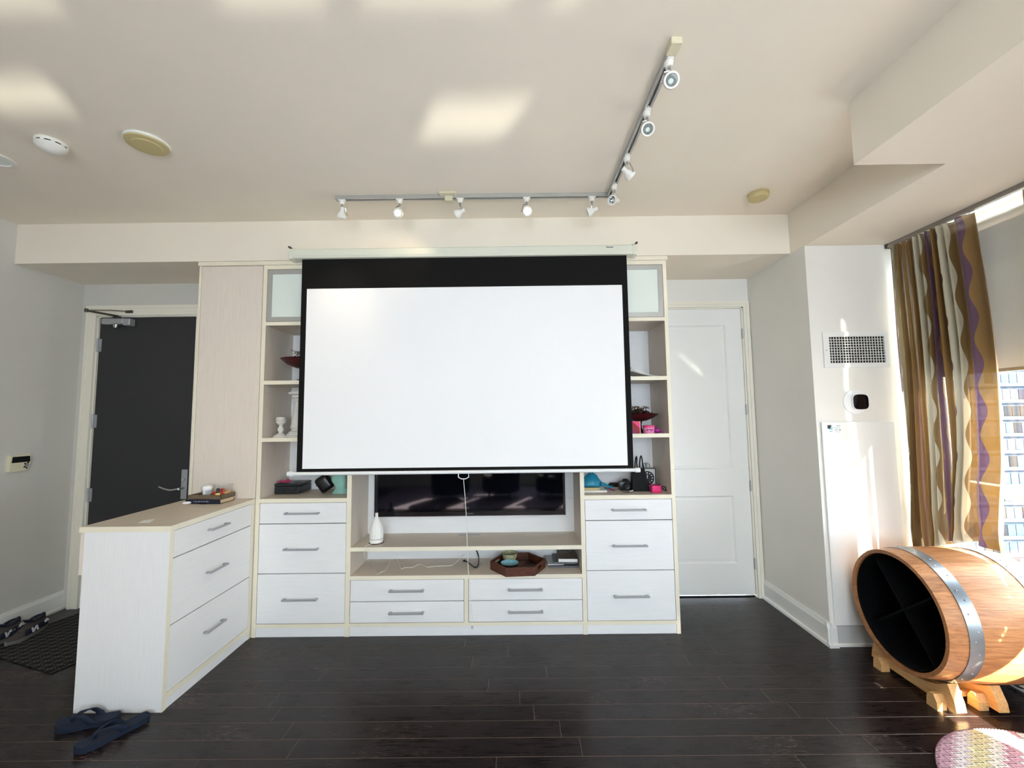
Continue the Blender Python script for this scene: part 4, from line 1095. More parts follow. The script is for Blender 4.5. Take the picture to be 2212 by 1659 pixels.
for px, py, px2, py2, m, nm in ((1307, 1053, 1329, 1059, 'hot_pink', 'pink'), (1304, 1054, 1323, 1056, 'teal_bag', 'teal')):
    a_, b_ = at(px, py, 'Z', ZL + .005), at(px2, py2, 'Z', ZL + .005)
    t = thing('pen', nm + ' pen lying beside the teal plastic bag', 'pen', (a_ + b_) / 2 - Vector((0, 0, .005)))
    B().cyl(a_, b_.lerp(a_, .15), .0045, n=8).done('barrel', m, t, 40); B().tube([b_.lerp(a_, .15), b_], .004, 8, radii=[.0045, .001]).done('tip', 'print_dark', t, 40)
p0_ = at(1316, 1052, 'Z', ZL); p0_.y = max(p0_.y, .2)
p0_.x = at(1316, 1050, 'Y', p0_.y).x; p1_ = at(1341, 1050, 'Y', p0_.y)
tag(bx('glasses_case', (p0_.x, p0_.y, ZL), (p1_.x, p0_.y + .05, ZL + .03), 'black_plastic', None, .012), 'slim black glasses case behind the pens', 'case')
p0_ = at(1353, 1060, 'Z', ZL)
t = thing('compact_camera', 'black compact camera beside the black tote bag', 'camera', (p0_.x, p0_.y + .03, ZL))
B().box((p0_.x - .048, p0_.y + .012, ZL), (p0_.x + .05, p0_.y + .062, ZL + .068), .014, None, 2).box((p0_.x - .02, p0_.y + .018, ZL + .062), (p0_.x + .03, p0_.y + .055, ZL + .084), .01).done('body', 'black_plastic', t, 40)
B().lathe([(.030, 0), (.030, .018), (.026, .02), (.024, .012), (0, .010)], (p0_.x + .008, p0_.y + .013, ZL + .033), 22, Matrix.Rotation(R(90), 3, 'X')).done('lens', 'tv_bezel', t, 40)
e0 = [at(x, y, 'Z', ZL + .002) for x, y in ((1372, 1060), (1360, 1064), (1348, 1063), (1343, 1059), (1350, 1056.5))]
t = thing('earphones', 'small white earbuds on a thin black cable in front of the camera', 'earphones', e0[0] - Vector((0, 0, .002)))
B().tube(smooth_path(e0), .0018, 6).done('cable', 'black_plastic', t, 50)
q = at(1362, 1061.5, 'Z', ZL + .005)
B().ball(q + Vector((0, 0, .001)), .006, n=10).tube([q, q + Vector((.012, .004, .006))], .003, 6).done('earbud', 'pure_white', t, 50); B().ball(q + Vector((.018, .01, .003)), .006, n=10).done('earbud', 'pure_white', t, 50)
# tote
w0, w1, wt0, wt1 = at(1367, 1063, 'Z', ZL), at(1405, 1062, 'Z', ZL), None, None
ty = w0.y + .02
zt_ = at(1385, 1013, 'Y', ty).z
tx0, tx1 = at(1367, 1060, 'Y', ty).x, at(1405, 1060, 'Y', ty).x; ux0, ux1 = at(1368, 1015, 'Y', ty).x, at(1393, 1015, 'Y', ty).x
t = thing('tote_bag', 'small black tote bag with two upright handles beside the clock', 'bag', ((tx0 + tx1) / 2, ty + .03, ZL))
B().loft([[(tx0, ty, ZL), (tx1, ty, ZL), (tx1, ty + .07, ZL), (tx0, ty + .07, ZL)], [(tx0 + .004, ty + .006, ZL + .06), (tx1 - .014, ty + .006, ZL + .06), (tx1 - .014, ty + .064, ZL + .06), (tx0 + .004, ty + .064, ZL + .06)], [(ux0, ty + .018, zt_), (ux1, ty + .018, zt_), (ux1, ty + .05, zt_), (ux0, ty + .05, zt_)]]).done('body', 'black_fabric', t)
for (xa, xb, top, yy) in ((1371, 1377, 986, ty + .022), (1381, 1392, 984.5, ty + .048)):
    A_, Z_, T_ = at(xa, 1015, 'Y', yy), at(xb, 1015, 'Y', yy), at(xa + 2.5, top, 'Y', yy)
    B().tube([A_ - Vector((0, 0, .01)), A_.lerp(T_, .6) + Vector((-.002, 0, 0)), A_.lerp(T_, .92), T_ + Vector((.004, 0, .002)), Z_.lerp(T_, .85) + Vector((.006, 0, 0)), Z_.lerp(T_, .5), Z_ - Vector((0, 0, .01))], .005, 7).done('handle', 'black_fabric', t, 60)
B().box((ux0 + .02, ty + .012, zt_ - .012), (ux0 + .04, ty + .019, zt_ + .002), .002).done('clasp', 'chrome', t)
# clock
cy = .24; c0, c1 = at(1381, 1012, 'Y', cy), at(1417, 1044, 'Y', cy)
cx0, cx1 = c0.x, c1.x; cz1 = c0.z; s_ = cx1 - cx0
t = thing('desk_clock', 'square silver desk clock with a black round dial behind the tote bag', 'clock', ((cx0 + cx1) / 2, cy + .02, ZL))
bx('case', (cx0, cy, ZL), (cx1, cy + .04, cz1), 'alu_frame', t, .006)
B().box((cx0 - .002, cy - .002, cz1 - .006), (cx1 + .002, cy + .042, cz1 + .003)).box((cx1 - .003, cy - .002, ZL), (cx1 + .003, cy + .042, cz1)).done('trim', 'dark_metal', t)
cc = Vector(((cx0 + cx1) / 2 - .004, cy, (ZL + cz1) / 2 + .004)); cr = s_ * .40
RX = Matrix.Rotation(R(90), 3, 'X')
B().lathe([(cr * 1.08, 0), (cr * 1.08, .004), (cr * .98, .005), (cr * .98, .0025), (0, .0025)], cc, 32, RX).done('dial', 'black_plastic', t, 35)
b = B()
for k in range(12):
    a = 2 * math.pi * k / 12
    b.box((-.0035, -.0012, -cr * .09), (.0035, .0012, cr * .09))
    for v in b.bm.verts[-8:] if False else list(b.bm.verts)[-8:]: v.co = Matrix.Translation(cc + Vector((math.sin(a) * cr * .78, -.0032, math.cos(a) * cr * .78))) @ Matrix.Rotation(a, 4, 'Y') @ v.co
b.done('numerals', 'pure_white', t)
b = B().box((cc.x - .002, cc.y - .005, cc.z), (cc.x + .002, cc.y - .004, cc.z + cr * .5)).box((cc.x - cr * .62, cc.y - .006, cc.z - .0015), (cc.x, cc.y - .005, cc.z + .0025)); b.done('hands', 'pure_white', t)
B().tube([(cc.x + .03 * math.cos(a), cy + .02, cz1 + .018 + .022 * math.sin(a)) for a in [2 * math.pi * k / 16 for k in range(17)]], .0022, 6).cyl((cc.x, cy + .02, cz1), (cc.x, cy + .02, cz1 + .03), .006, n=10).ball((cc.x, cy + .02, cz1 + .034), .009, n=10).done('top_ring', 'chrome', t, 40)
# purse
q = at(1420, 1065, 'Z', ZL)
t = thing('purse', 'hot pink boxy purse with a black wrist loop beside the tote bag', 'purse', (q.x, q.y + .03, ZL))
B().box((q.x - .042, q.y, ZL), (q.x + .034, q.y + .055, ZL + .058), .014, None, 3).done('body', 'hot_pink', t, 40)
B().tube([(q.x - .044, q.y - .002, ZL + .008), (q.x - .044, q.y - .002, ZL + .05), (q.x - .03, q.y - .003, ZL + .0585), (q.x + .026, q.y - .003, ZL + .0585)], .003, 6).done('zip', 'black_plastic', t, 50)
B().tube([(q.x + .034, q.y + .02, ZL + .035), (q.x + .05, q.y + .015, ZL + .046), (q.x + .066, q.y + .012, ZL + .04), (q.x + .07, q.y + .01, ZL + .012), (q.x + .055, q.y + .01, ZL + .02), (q.x + .04, q.y + .018, ZL + .032)], .004, 6).done('wrist_loop', 'black_fabric', t, 50)
# middle right shelf: gift box, jar, ball
q0, q1 = at(1366, 937, 'Y', .05), at(1384, 937, 'Y', .05); zt_ = at(1375, 910, 'Y', q0.y).z
t = thing('gift_box', 'small box with diagonal red, pink and orange stripes on the middle shelf', 'box', ((q0.x + q1.x) / 2 - .02, q0.y + .03, ZM))
bx0, bx1, bz0, bz1 = q0.x - .04, q1.x, ZM, zt_
B().box((bx0, q0.y, bz0), (bx1, q0.y + .06, bz1), .001).done('carton', 'deep_red', t)
yy = q0.y - .0004
def stripe(pts, m): B().prism([(bx0 + u * (bx1 - bx0), bz0 + v * (bz1 - bz0)) for u, v in pts], -yy - .0002, -yy + .0006, MXZ).done('stripe', m, t)
stripe([(.42, 1), (.78, 1), (.95, .72), (.95, .42)], 'hot_pink'); stripe([(.78, 1), (.95, 1), (.95, .72)], 'orange'); stripe([(.42, .5), (.62, .0), (.42, 0)], 'magenta'); stripe([(.95, 0), (1, 0), (1, 1), (.95, 1)], 'rose_pink')
q = at(1404, 938, 'Y', .04); rj = (at(1416, 930, 'Y', q.y).x - at(1391, 930, 'Y', q.y).x) / 2; hj = at(1404, 919, 'Y', q.y).z - ZM
cj = (q.x, q.y + rj * .6, ZM)
t = thing('jar', 'round pink jar with a rose lid in front of the pedestal bowl', 'jar', cj)
B().lathe([(0, 0), (rj * .88, 0), (rj * .92, .004), (rj * .97, hj * .72), (rj * .9, hj * .74), (0, hj * .74)], cj, 30).done('body', 'rose_pink', t, 40)
B().lathe([(rj * .98, hj * .72), (rj * 1.02, hj * .74), (rj * 1.02, hj * .98), (rj * .96, hj), (0, hj)], cj, 30).done('lid', 'pink', t, 40)
b = B()
for k, (u, z, hh) in enumerate(((-.5, .45, .2), (-.15, .5, .14), (.15, .42, .22), (.45, .5, .16), (-.1, .2, .06), (.3, .2, .06))):
    a = -math.pi / 2 + u
    b.box((-.006, -.0006, -hj * hh / 2), (.006, .0006, hj * hh / 2))
    for v in list(b.bm.verts)[-8:]: v.co = Matrix.Translation((cj[0] + rj * .955 * math.cos(a), cj[1] + rj * .955 * math.sin(a), ZM + hj * z)) @ Matrix.Rotation(a + math.pi / 2, 4, 'Z') @ v.co
b.done('print', 'magenta', t)
q = at(1423, 938, 'Y', .03)
b = B().ball((q.x, q.y + .03, ZM + .021), .021, (1.15, 1, 1), 14)
b.tube([(q.x + .018, q.y + .03, ZM + .018), (q.x + .03, q.y + .028, ZM + .012), (q.x + .042, q.y + .028, ZM + .004)], .006, 8, radii=[.008, .004, .009])
tag(b.done('wrapped_sweet', 'magenta', None, 50), 'shiny purple wrapped ball beside the pink jar', 'sweet')
# papers on the upper right shelf
for k, (dx, rot, dz) in enumerate(((0, 8, 0), (.02, -6, .0022), (-.015, 14, .0044))):
    rp = at(1400, 811, 'Z', ZU); cx2, cy2 = .968 + dx, .145
    G = [[(cx2 + math.cos(R(rot)) * (i / 8 - .5) * .22 - math.sin(R(rot)) * (j / 6 - .5) * .2, cy2 + math.sin(R(rot)) * (i / 8 - .5) * .22 + math.cos(R(rot)) * (j / 6 - .5) * .2, ZU + .0012 + dz + (.050 + .010 * k) * (1 - i / 8) ** 1.3) for j in range(7)] for i in range(9)]
    tag(B().grid(G).done('paper_sheet', 'paper_white', None, 60, .0008), ('bottom', 'middle', 'topmost')[k] + ' sheet of the loose curling white papers on the upper shelf', 'paper', 'loose papers on the upper right shelf')

# ---------------------------------------------------------------- media unit shelves
ZA, ZB = .613, .414
q = at(810, 1175, 'Z', ZA); q.y += .03
hd = at(810, 1108, 'Y', q.y).z - ZA; rd = .048
t = thing('aroma_diffuser', 'white ribbed bottle-shaped aroma diffuser on the shelf below the television', 'diffuser', q)
B().lathe([(0, 0), (rd * 1.12, 0), (rd * 1.12, .005), (0, .006)], q, 28).done('base', 'brown_base', t, 40)
B().lathe([(0, .006), (rd * 1.0, .006), (rd * 1.02, .028), (rd * .99, .030), (0, .030)], q, 28).done('stand', 'ceramic_white', t, 40)
prof = [(1.0, .034), (1.02, .09), (.96, .125), (.8, .155), (.55, .18), (.3, .20), (.22, .215)]
secs = []
for r_, z in prof:
    z = z / .245 * hd if z > .04 else z
    secs.append([(q.x + rd * r_ * (1 + .03 * math.cos(18 * a)) * math.cos(a), q.y + rd * r_ * (1 + .03 * math.cos(18 * a)) * math.sin(a), ZA + z) for a in [2 * math.pi * k / 72 for k in range(72)]])
B().loft(secs).done('body', 'ceramic_white', t, 60)
B().lathe([(rd * .22, .21 / .245 * hd), (rd * .22, hd), (rd * .15, hd), (rd * .15, hd - .01), (0, hd - .01)], q, 16).done('neck', 'ceramic_white', t, 40)
# its cord
cp_ = [q + Vector((-.02, -.045, .006)), Vector((q.x - .04, -.004, ZA + .006)), Vector((q.x - .048, -.008, ZA - .05))]
cp_ += [at(794, 1210, 'Y', .06), at(796, 1213, 'Y', .07)]
cp_ += [at(x, y, 'Z', ZB + .003) for x, y in ((800, 1212), (807, 1222), (814, 1240), (822, 1236), (832, 1232), (838, 1222), (846, 1208.5), (858, 1209), (866, 1228), (874, 1226), (892, 1225), (904, 1219), (916, 1221), (924, 1225), (940, 1223), (956, 1222.5), (976, 1221), (988, 1212))]
cp_ = [Vector((p.x, min(p.y, MB_Y - .01), p.z)) for p in cp_] + [Vector((at(1004, 1196, 'Y', MB_Y).x, MB_Y - .008, at(1004, 1196, 'Y', MB_Y).z))]
tag(B().tube(smooth_path(cp_), .0022, 6).done('diffuser_cord', 'cord_white', None, 60), 'thin white cord trailing along the lower shelf from the diffuser', 'cord')
kp = [Vector((at(1029, 1192, 'Y', MB_Y - .02).x, MB_Y - .012, at(1029, 1188, 'Y', MB_Y).z)), Vector((at(1034, 1203, 'Y', .30).x, .30, at(1034, 1203, 'Y', .30).z))] + [at(x, y, 'Z', ZB + .006) for x, y in ((1033, 1220), (1027, 1226), (1019, 1221), (1010, 1214), (1004, 1212))]
t = thing('power_cable', 'thick black power cable with a plug curled on the lower shelf', 'cable', kp[3] - Vector((0, 0, .006)))
B().tube(smooth_path(kp, 6), .0045, 8).done('cable', 'black_plastic', t, 60); B().box(kp[-1] - Vector((.012, .008, .004)), kp[-1] + Vector((.006, .008, .010)), .003).done('plug', 'black_plastic', t)
# hexagonal tray
tc_ = [at(1060, 1224, 'Z', ZB), at(1078, 1241, 'Z', ZB), at(1141, 1243.5, 'Z', ZB), at(1178, 1227, 'Z', ZB)]
ctr = Vector((at(1119, 1224, 'Z', ZB).x, .115, ZB + .001)); rx_ = .205
hexp = [(ctr.x + rx_ * math.cos(R(a)), ctr.y + rx_ * .86 * math.sin(R(a))) for a in (5, 65, 125, 185, 245, 305)]
t = thing('hexagonal_tray', 'walnut hexagonal tray with inlaid triangles on the lower media shelf', 'tray', ctr)
hexi = [(ctr.x + (x - ctr.x) * .94, ctr.y + (y - ctr.y) * .94) for x, y in hexp]
hT = .062
B().prism(hexi, ctr.z, ctr.z + .008).done('bottom', 'tray_black', t)
for k in range(6):
    a, c, ci, ai = hexp[k], hexp[(k + 1) % 6], hexi[(k + 1) % 6], hexi[k]
    L2 = lambda u: ((a[0] + (c[0] - a[0]) * u, a[1] + (c[1] - a[1]) * u), (ai[0] + (ci[0] - ai[0]) * u, ai[1] + (ci[1] - ai[1]) * u))
    b = B()
    def seg(u0, u1, z0, z1):
        p, q_ = L2(u0), L2(u1); b.prism([p[0], q_[0], q_[1], p[1]], ctr.z + z0, ctr.z + z1)
    if k in (2, 5): seg(0, .28, 0, hT); seg(.72, 1, 0, hT); seg(.28, .72, 0, hT * .42); seg(.28, .72, hT * .74, hT)
    else: seg(0, 1, 0, hT)
    b.done('side', 'walnut', t)
for k in range(6):
    a, c = hexi[k], hexi[(k + 1) % 6]
    m_ = ((a[0] + c[0]) / 2, (a[1] + c[1]) / 2)
    for j, (e_, mm) in enumerate(((a, 'tan_wood'), (c, 'slate_wood'))):
        pts = [(ctr.x + (p[0] - ctr.x) * .86, ctr.y + (p[1] - ctr.y) * .86) for p in ((ctr.x + .012, ctr.y + .004), e_, m_)]
        B().prism(pts, ctr.z + .008, ctr.z + .0092).done('inlay', mm if k % 2 else ('slate_wood' if mm == 'tan_wood' else 'walnut'), t)
def bowl(label, c, r, h, inner, outer, group='small bowls'):
    t = thing('small_bowl', label, 'bowl', c, group)
    B().lathe([(0, 0), (r * .45, 0), (r * .5, .004), (r * .85, h * .55), (r * 1.0, h), (r * .985, h)], c, 30).done('outside', outer, t, 40)
    B().lathe([(r * .985, h), (r * .95, h * .97), (r * .8, h * .6), (r * .4, .01), (0, .008)], c, 30).done('inside', inner, t, 40)
    return t
q = at(1101, 1213, 'Y', ctr.y - .052)
bowl('small bowl glazed turquoise inside standing in the walnut tray', Vector((q.x, ctr.y - .052, ctr.z + .0095)), .066, .052, 'glaze_teal', 'glaze_dark')
q2 = at(1101, 1199, 'Y', ctr.y + .12); zb2 = ctr.z + .0095
bowl('small patterned green and cream bowl at the back of the walnut tray', Vector((q2.x, ctr.y + .074, zb2)), .060, .08, 'glaze_pattern', 'glaze_pattern')
# books and magazines on the lower shelf
q = at(1184, 1227, 'Z', ZB)
xb0 = at(1184, 1228, 'Y', .16).x
book('magazine', 'grey magazine at the bottom of the stack beside the walnut tray', (xb0 + .012, .12, ZB + .0005), (1, 0, 0), (0, 1, 0), min(.25, .466 - xb0 - .012), .19, .012, 'cover_grey', 'paper_cream', cat='magazine')
book('magazine', 'pale grey folded magazine under the brown picture book', (xb0 - .004, .135, ZB + .013), (1, .04, 0), (-.04, 1, 0), .12, .19, .010, 'kick_grey', 'paper_white', cat='magazine')
book('magazine', 'slate coloured thin book under the brown picture book', (xb0 + .04, .13, ZB + .0235), (1, -.02, 0), (.02, 1, 0), min(.2, .462 - xb0 - .04), .19, .014, 'cover_grey', 'paper_white', cat='book')
book('picture_book', 'brown picture book with white page edges on top of the magazines', (xb0 + .075, .12, ZB + .038), (1, -.03, 0), (.03, 1, 0), min(.175, .460 - xb0 - .075), .2, .028, 'cover_brown', 'pure_white', 'pure_white', cat='book')

# ---------------------------------------------------------------- things on the dresser
ZD = ZR
A_, B_, C_ = at(405, 1086, 'Z', ZD), at(478, 1088, 'Z', ZD), at(509, 1076, 'Z', ZD)
ux = (B_ - A_); wbk = min(ux.length, .25); ux.normalize(); uy = Vector((-ux.y, ux.x, 0))
dbk = .13; B_.y = -.168; ux = Vector((1, -.06, 0)).normalized(); uy = Vector((.06, 1, 0)).normalized()
cn = B_ - ux * wbk
tk, MK = book('hardback_book', 'navy hardback book under the small wooden tray on the dresser', cn, ux, uy, wbk, dbk, .030, 'navy_cover', 'box_side')
rt = random.Random(2); u_ = .06
while u_ < .165:
    wd_ = rt.uniform(.0025, .005)
    bt = B().box((u_, -.0006, .012), (u_ + wd_, .0, .012 + rt.uniform(.006, .010)))
    for v in bt.bm.verts: v.co = MK @ v.co
    bt.done('title_mark', 'print_grey', tk); u_ += wd_ + (.0015 if rt.random() > .2 else .006)
zt0 = ZD + .0305
t = thing('wooden_tray', 'small grey-brown wooden tray on the navy book', 'tray', (*(cn + ux * wbk / 2 + uy * dbk / 2).xy, zt0))
def dbox(parent, nm, u0, u1, v0, v1, z0, z1, m, bev=.001):
    b = B().box((u0, v0, z0), (u1, v1, z1), bev)
    Mx = Matrix.Translation((cn.x, cn.y, 0)) @ Matrix(((ux.x, uy.x, 0, 0), (ux.y, uy.y, 0, 0), (0, 0, 1, 0), (0, 0, 0, 1)))
    for v in b.bm.verts: v.co = Mx @ v.co
    return b.done(nm, m, parent)
tu0, tu1, tv0, tv1 = .012, wbk + .004, .004, dbk + .004
dbox(t, 'bottom', tu0, tu1, tv0, tv1, zt0, zt0 + .005, 'tray_wood')
for a in ((tu0, tu1, tv0, tv0 + .008), (tu0, tu1, tv1 - .008, tv1), (tu0, tu0 + .008, tv0, tv1), (tu1 - .008, tu1, tv0, tv1)): dbox(t, 'side', *a, zt0 + .005, zt0 + .028, 'tray_wood')
dp = lambda u, v, z: Vector((cn.x, cn.y, 0)) + ux * u + uy * v + Vector((0, 0, z))
z5 = zt0 + .0055
c = dp(.112, .05, z5)
t = thing('plastic_cup', 'clear plastic cup stuffed with a white tissue in the wooden tray', 'cup', c)
B().lathe([(0, .001), (.026, .001), (.033, .052), (.0335, .052), (.0265, 0), (0, 0)], c, 24).done('cup', 'thin_plastic', t, 40)
b = B()
secs = [[(c.x + rr2 * math.cos(a) * (1 + .12 * math.sin(5 * a + k)), c.y + rr2 * math.sin(a) * (1 + .12 * math.cos(4 * a)), c.z + zz) for a in [2 * math.pi * q3 / 18 for q3 in range(18)]] for k, (rr2, zz) in enumerate(((.022, .006), (.029, .03), (.031, .05), (.036, .062), (.03, .078), (.012, .084)))]
b.loft(secs).done('tissue', 'pure_white', t, 30)
c = dp(.19, .082, z5)
t = thing('snack_tub', 'clear plastic tub of red and tan wrapped snacks in the wooden tray', 'tub', c)
def dprism(parent, nm, s0, s1, z0, z1, m):
    B().loft([[c + ux * (a * s0[0]) + uy * (e_ * s0[1]) + Vector((0, 0, z0)) for a, e_ in ((-1, -1), (1, -1), (1, 1), (-1, 1))], [c + ux * (a * s1[0]) + uy * (e_ * s1[1]) + Vector((0, 0, z1)) for a, e_ in ((-1, -1), (1, -1), (1, 1), (-1, 1))]], False).done(nm, m, parent)
dprism(t, 'tub', (.05, .034), (.058, .040), .0, .085, 'thin_plastic')
pile(B(), c + Vector((0, 0, .018)), .04, 16, 3, (.012, .018), .6).done('red_wrappers', 'snack_red', t, 50)['kind'] = 'stuff'
pile(B(), c + Vector((.012, 0, .018)), .038, 10, 8, (.012, .017), .7).done('tan_biscuits', 'snack_tan', t, 50)['kind'] = 'stuff'
c = dp(.212, .024, z5)
t = thing('dropper_bottle', 'tiny yellow bottle with a black cap in front of the snack tub', 'bottle', c)
B().lathe([(0, 0), (.013, 0), (.014, .003), (.014, .03), (.008, .035), (0, .035)], c, 18).done('bottle', 'bottle_yellow', t, 40); B().lathe([(.0095, .033), (.0095, .062), (.007, .066), (0, .066)], c, 16).done('cap', 'black_plastic', t, 40)
dbox(None, 'card_case', .150, .190, .014, .036, z5, z5 + .012, 'black_plastic'); o = bpy.data.objects['card_case']; tag(o, 'flat black card case beside the tiny yellow bottle', 'case')
q = at(406, 1089.5, 'Z', ZD)
t = thing('key_fob', 'white oval key fob with a black strap on the dresser', 'key fob', q)
B().ball(q + Vector((-.008, 0, .010)), .010, (2.6, 1.5, .95), 16, Euler((0, 0, R(24)))).done('shell', 'pure_white', t, 60)
b0 = q + Vector((.02, .012, .006))
B().tube([b0, b0 + Vector((.03, .0, -.002)), b0 + Vector((.07, -.014, -.003)), b0 + Vector((.11, -.014, -.003))], .003, 6).done('strap', 'black_fabric', t, 50)
pr = [at(x, y, 'Z', ZD + .0004) for x, y in ((298.6, 1129.8), (323.4, 1129), (336.7, 1120.7), (308.5, 1124.3))]
tag(B().prism([(p.x, p.y) for p in pr], ZD + .0003, ZD + .0009).done('paper_slip', 'paper_white'), 'small white paper slip on the dresser top', 'paper')

# ---------------------------------------------------------------- floor by the entry: mat, sneakers, flip-flops
mu, mv = Vector((-.95, .312, 0)), Vector((.312, .95, 0)); P0 = Vector((-2.847, -.392, .0015))
G, U = [], []
for i in range(13):
    G.append([P0 + mu * (.86 * i / 12) + mv * (.60 * j / 9) + Vector((0, 0, .005)) for j in range(10)]); U.append([(.86 * i / 12, .60 * j / 9) for j in range(10)])
t = thing('door_mat', 'black door mat with a pale lattice pattern by the entry door', 'mat', P0 + mu * .43 + mv * .3)
B().grid(G, U).done('weave', 'mat_weave', t, None)
cs = [P0, P0 + mu * .86, P0 + mu * .86 + mv * .6, P0 + mv * .6]
B().prism([(p.x, p.y) for p in cs], .001, .0062).done('backing', 'black_fabric', t)
def sneaker(label, heel, toe, mirror):
    d = Vector(toe) - Vector(heel); L = d.length; d.normalize(); n = Vector((-d.y, d.x, 0)) * mirror
    z0 = .0075
    t = thing('sneaker', label, 'sneaker', Vector(heel) + d * L / 2, 'sneakers on the door mat')
    half = lambda f: .030 + .018 * math.sin(math.pi * min(1, f * .62 + .28)) - (.032 * max(0, f - .86) / .14 if f > .86 else 0) - (.010 * max(0, .08 - f) / .08)
    P = lambda f, s, z: Vector(heel) + d * (L * f) + n * s + Vector((0, 0, z0 + z))
    fs = [0, .04, .12, .25, .4, .55, .7, .82, .92, .98, 1.0]
    # sole
    b = B(); rows = []
    for f in fs:
        w2 = half(f); lift = .012 * max(0, f - .8) / .2
        rows.append([P(f, -w2, lift), P(f, w2, lift), P(f, w2 * 1.03, .026 + lift * .6), P(f, -w2 * 1.03, .026 + lift * .6)])
    b.loft(rows).done('sole', 'sneaker_sole', t, 40)
    top = lambda f: .095 - .01 * f if f < .2 else (.093 - (f - .2) * .05 if f < .42 else max(.035, .082 - (f - .42) * .10))
    b = B(); rows = []
    for f in fs[:-1]:
        w2 = half(f) * .96; h = top(f) * (.8 if f > .93 else 1)
        rows.append([P(f, w2 * math.cos(a) * (1 if math.sin(a) < .5 else .9), .024 + (h - .024) * math.sin(a)) for a in [math.pi * k / 10 for k in range(11)]])
    up = b.loft(rows).done('upper', 'sneaker_grey', t, 50)
    # opening collar and tongue
    B().tube([P(.08 + .32 * (k / 12 if k <= 12 else 0), 0, 0) * 0 + P(.2 + .15 * math.cos(2 * math.pi * k / 16), .026 * math.sin(2 * math.pi * k / 16), .090 + .006 * math.cos(2 * math.pi * k / 16 + 3.1)) for k in range(17)], .008, 8).done('collar', 'sneaker_navy', t, 60)
    B().box((-.02, -.028, -.003), (.02, .028, .003), .003).done('tongue', 'sneaker_navy', t).matrix_local = Matrix.Translation(P(.42, 0, .098) - ORG[t]) @ Matrix.Rotation(math.atan2(d.y, d.x), 4, 'Z') @ Matrix.Rotation(R(-50), 4, 'Y') @ Matrix.Translation(ORG[t])
    b = B()
    for k in range(5):
        f = .42 + .065 * k; h = top(f)
        b.tube([P(f, -.026, h - .012), P(f + .01, 0, h + .003), P(f, .026, h - .012)], .0035, 6)
    b.done('laces', 'sneaker_grey', t, 50)
    # side panel with the white N and heel flash
    Mx = Matrix(((d.x, 0, n.x, 0), (d.y, 0, n.y, 0), (0, 1, 0, 0), (0, 0, 0, 1)))
    for sd in (-1, 1):
        base_ = P(.46, sd * half(.46) * .985, .05)
        bb = B()
        rows = [[P(f, sd * half(f) * .99, .026), P(f, sd * half(f) * 1.0, .045), P(f, sd * half(f) * .93, .066)] for f in (.04, .15, .3, .45, .6, .7)]
        bb.grid(rows).done('side_panel', 'sneaker_navy', t, 60, .002)
        pts = [(-.03, -.018), (-.016, -.018), (-.010, .004), (.006, -.018), (.020, -.018), (.032, .018), (.018, .018), (.012, -.002), (-.004, .018), (-.018, .018)]
        b3 = B()
        for (x_, y_) in [(0, 0)]: pass
        T = Matrix.Translation(P(.46, sd * (half(.46) * 1.0 + .002), .048)) @ Matrix(((d.x, 0, n.x * sd, 0), (d.y, 0, n.y * sd, 0), (0, 1, 0, 0), (0, 0, 0, 1)))
        vs = []
        b3.prism(pts, 0, .002, T); b3.done('letter_mark', 'reflective_white', t)
        b4 = B().prism([(-.022, -.006), (.012, -.012), (.02, .0), (.004, .016), (-.012, .006)], 0, .002, Matrix.Translation(P(.13, sd * (half(.13) * 1.0 + .002), .062)) @ Matrix(((d.x, 0, n.x * sd, 0), (d.y, 0, n.y * sd, 0), (0, 1, 0, 0), (0, 0, 0, 1)))); b4.done('heel_flash', 'reflective_white', t)
    B().tube([P(.02, 0, .075), P(-.008, 0, .092), P(-.012, 0, .104)], .006, 8, radii=[.016, .012, .008]).done('heel_tab', 'sneaker_navy', t, 50)
    return t
sneaker('grey and navy sneaker with white letter marks, on the lattice mat', (-3.545, .165, 0), (-3.475, -.115, 0), 1)
sneaker('grey and navy sneaker with white letter marks, against the baseboard', (-3.655, .10, 0), (-3.585, -.18, 0), -1)

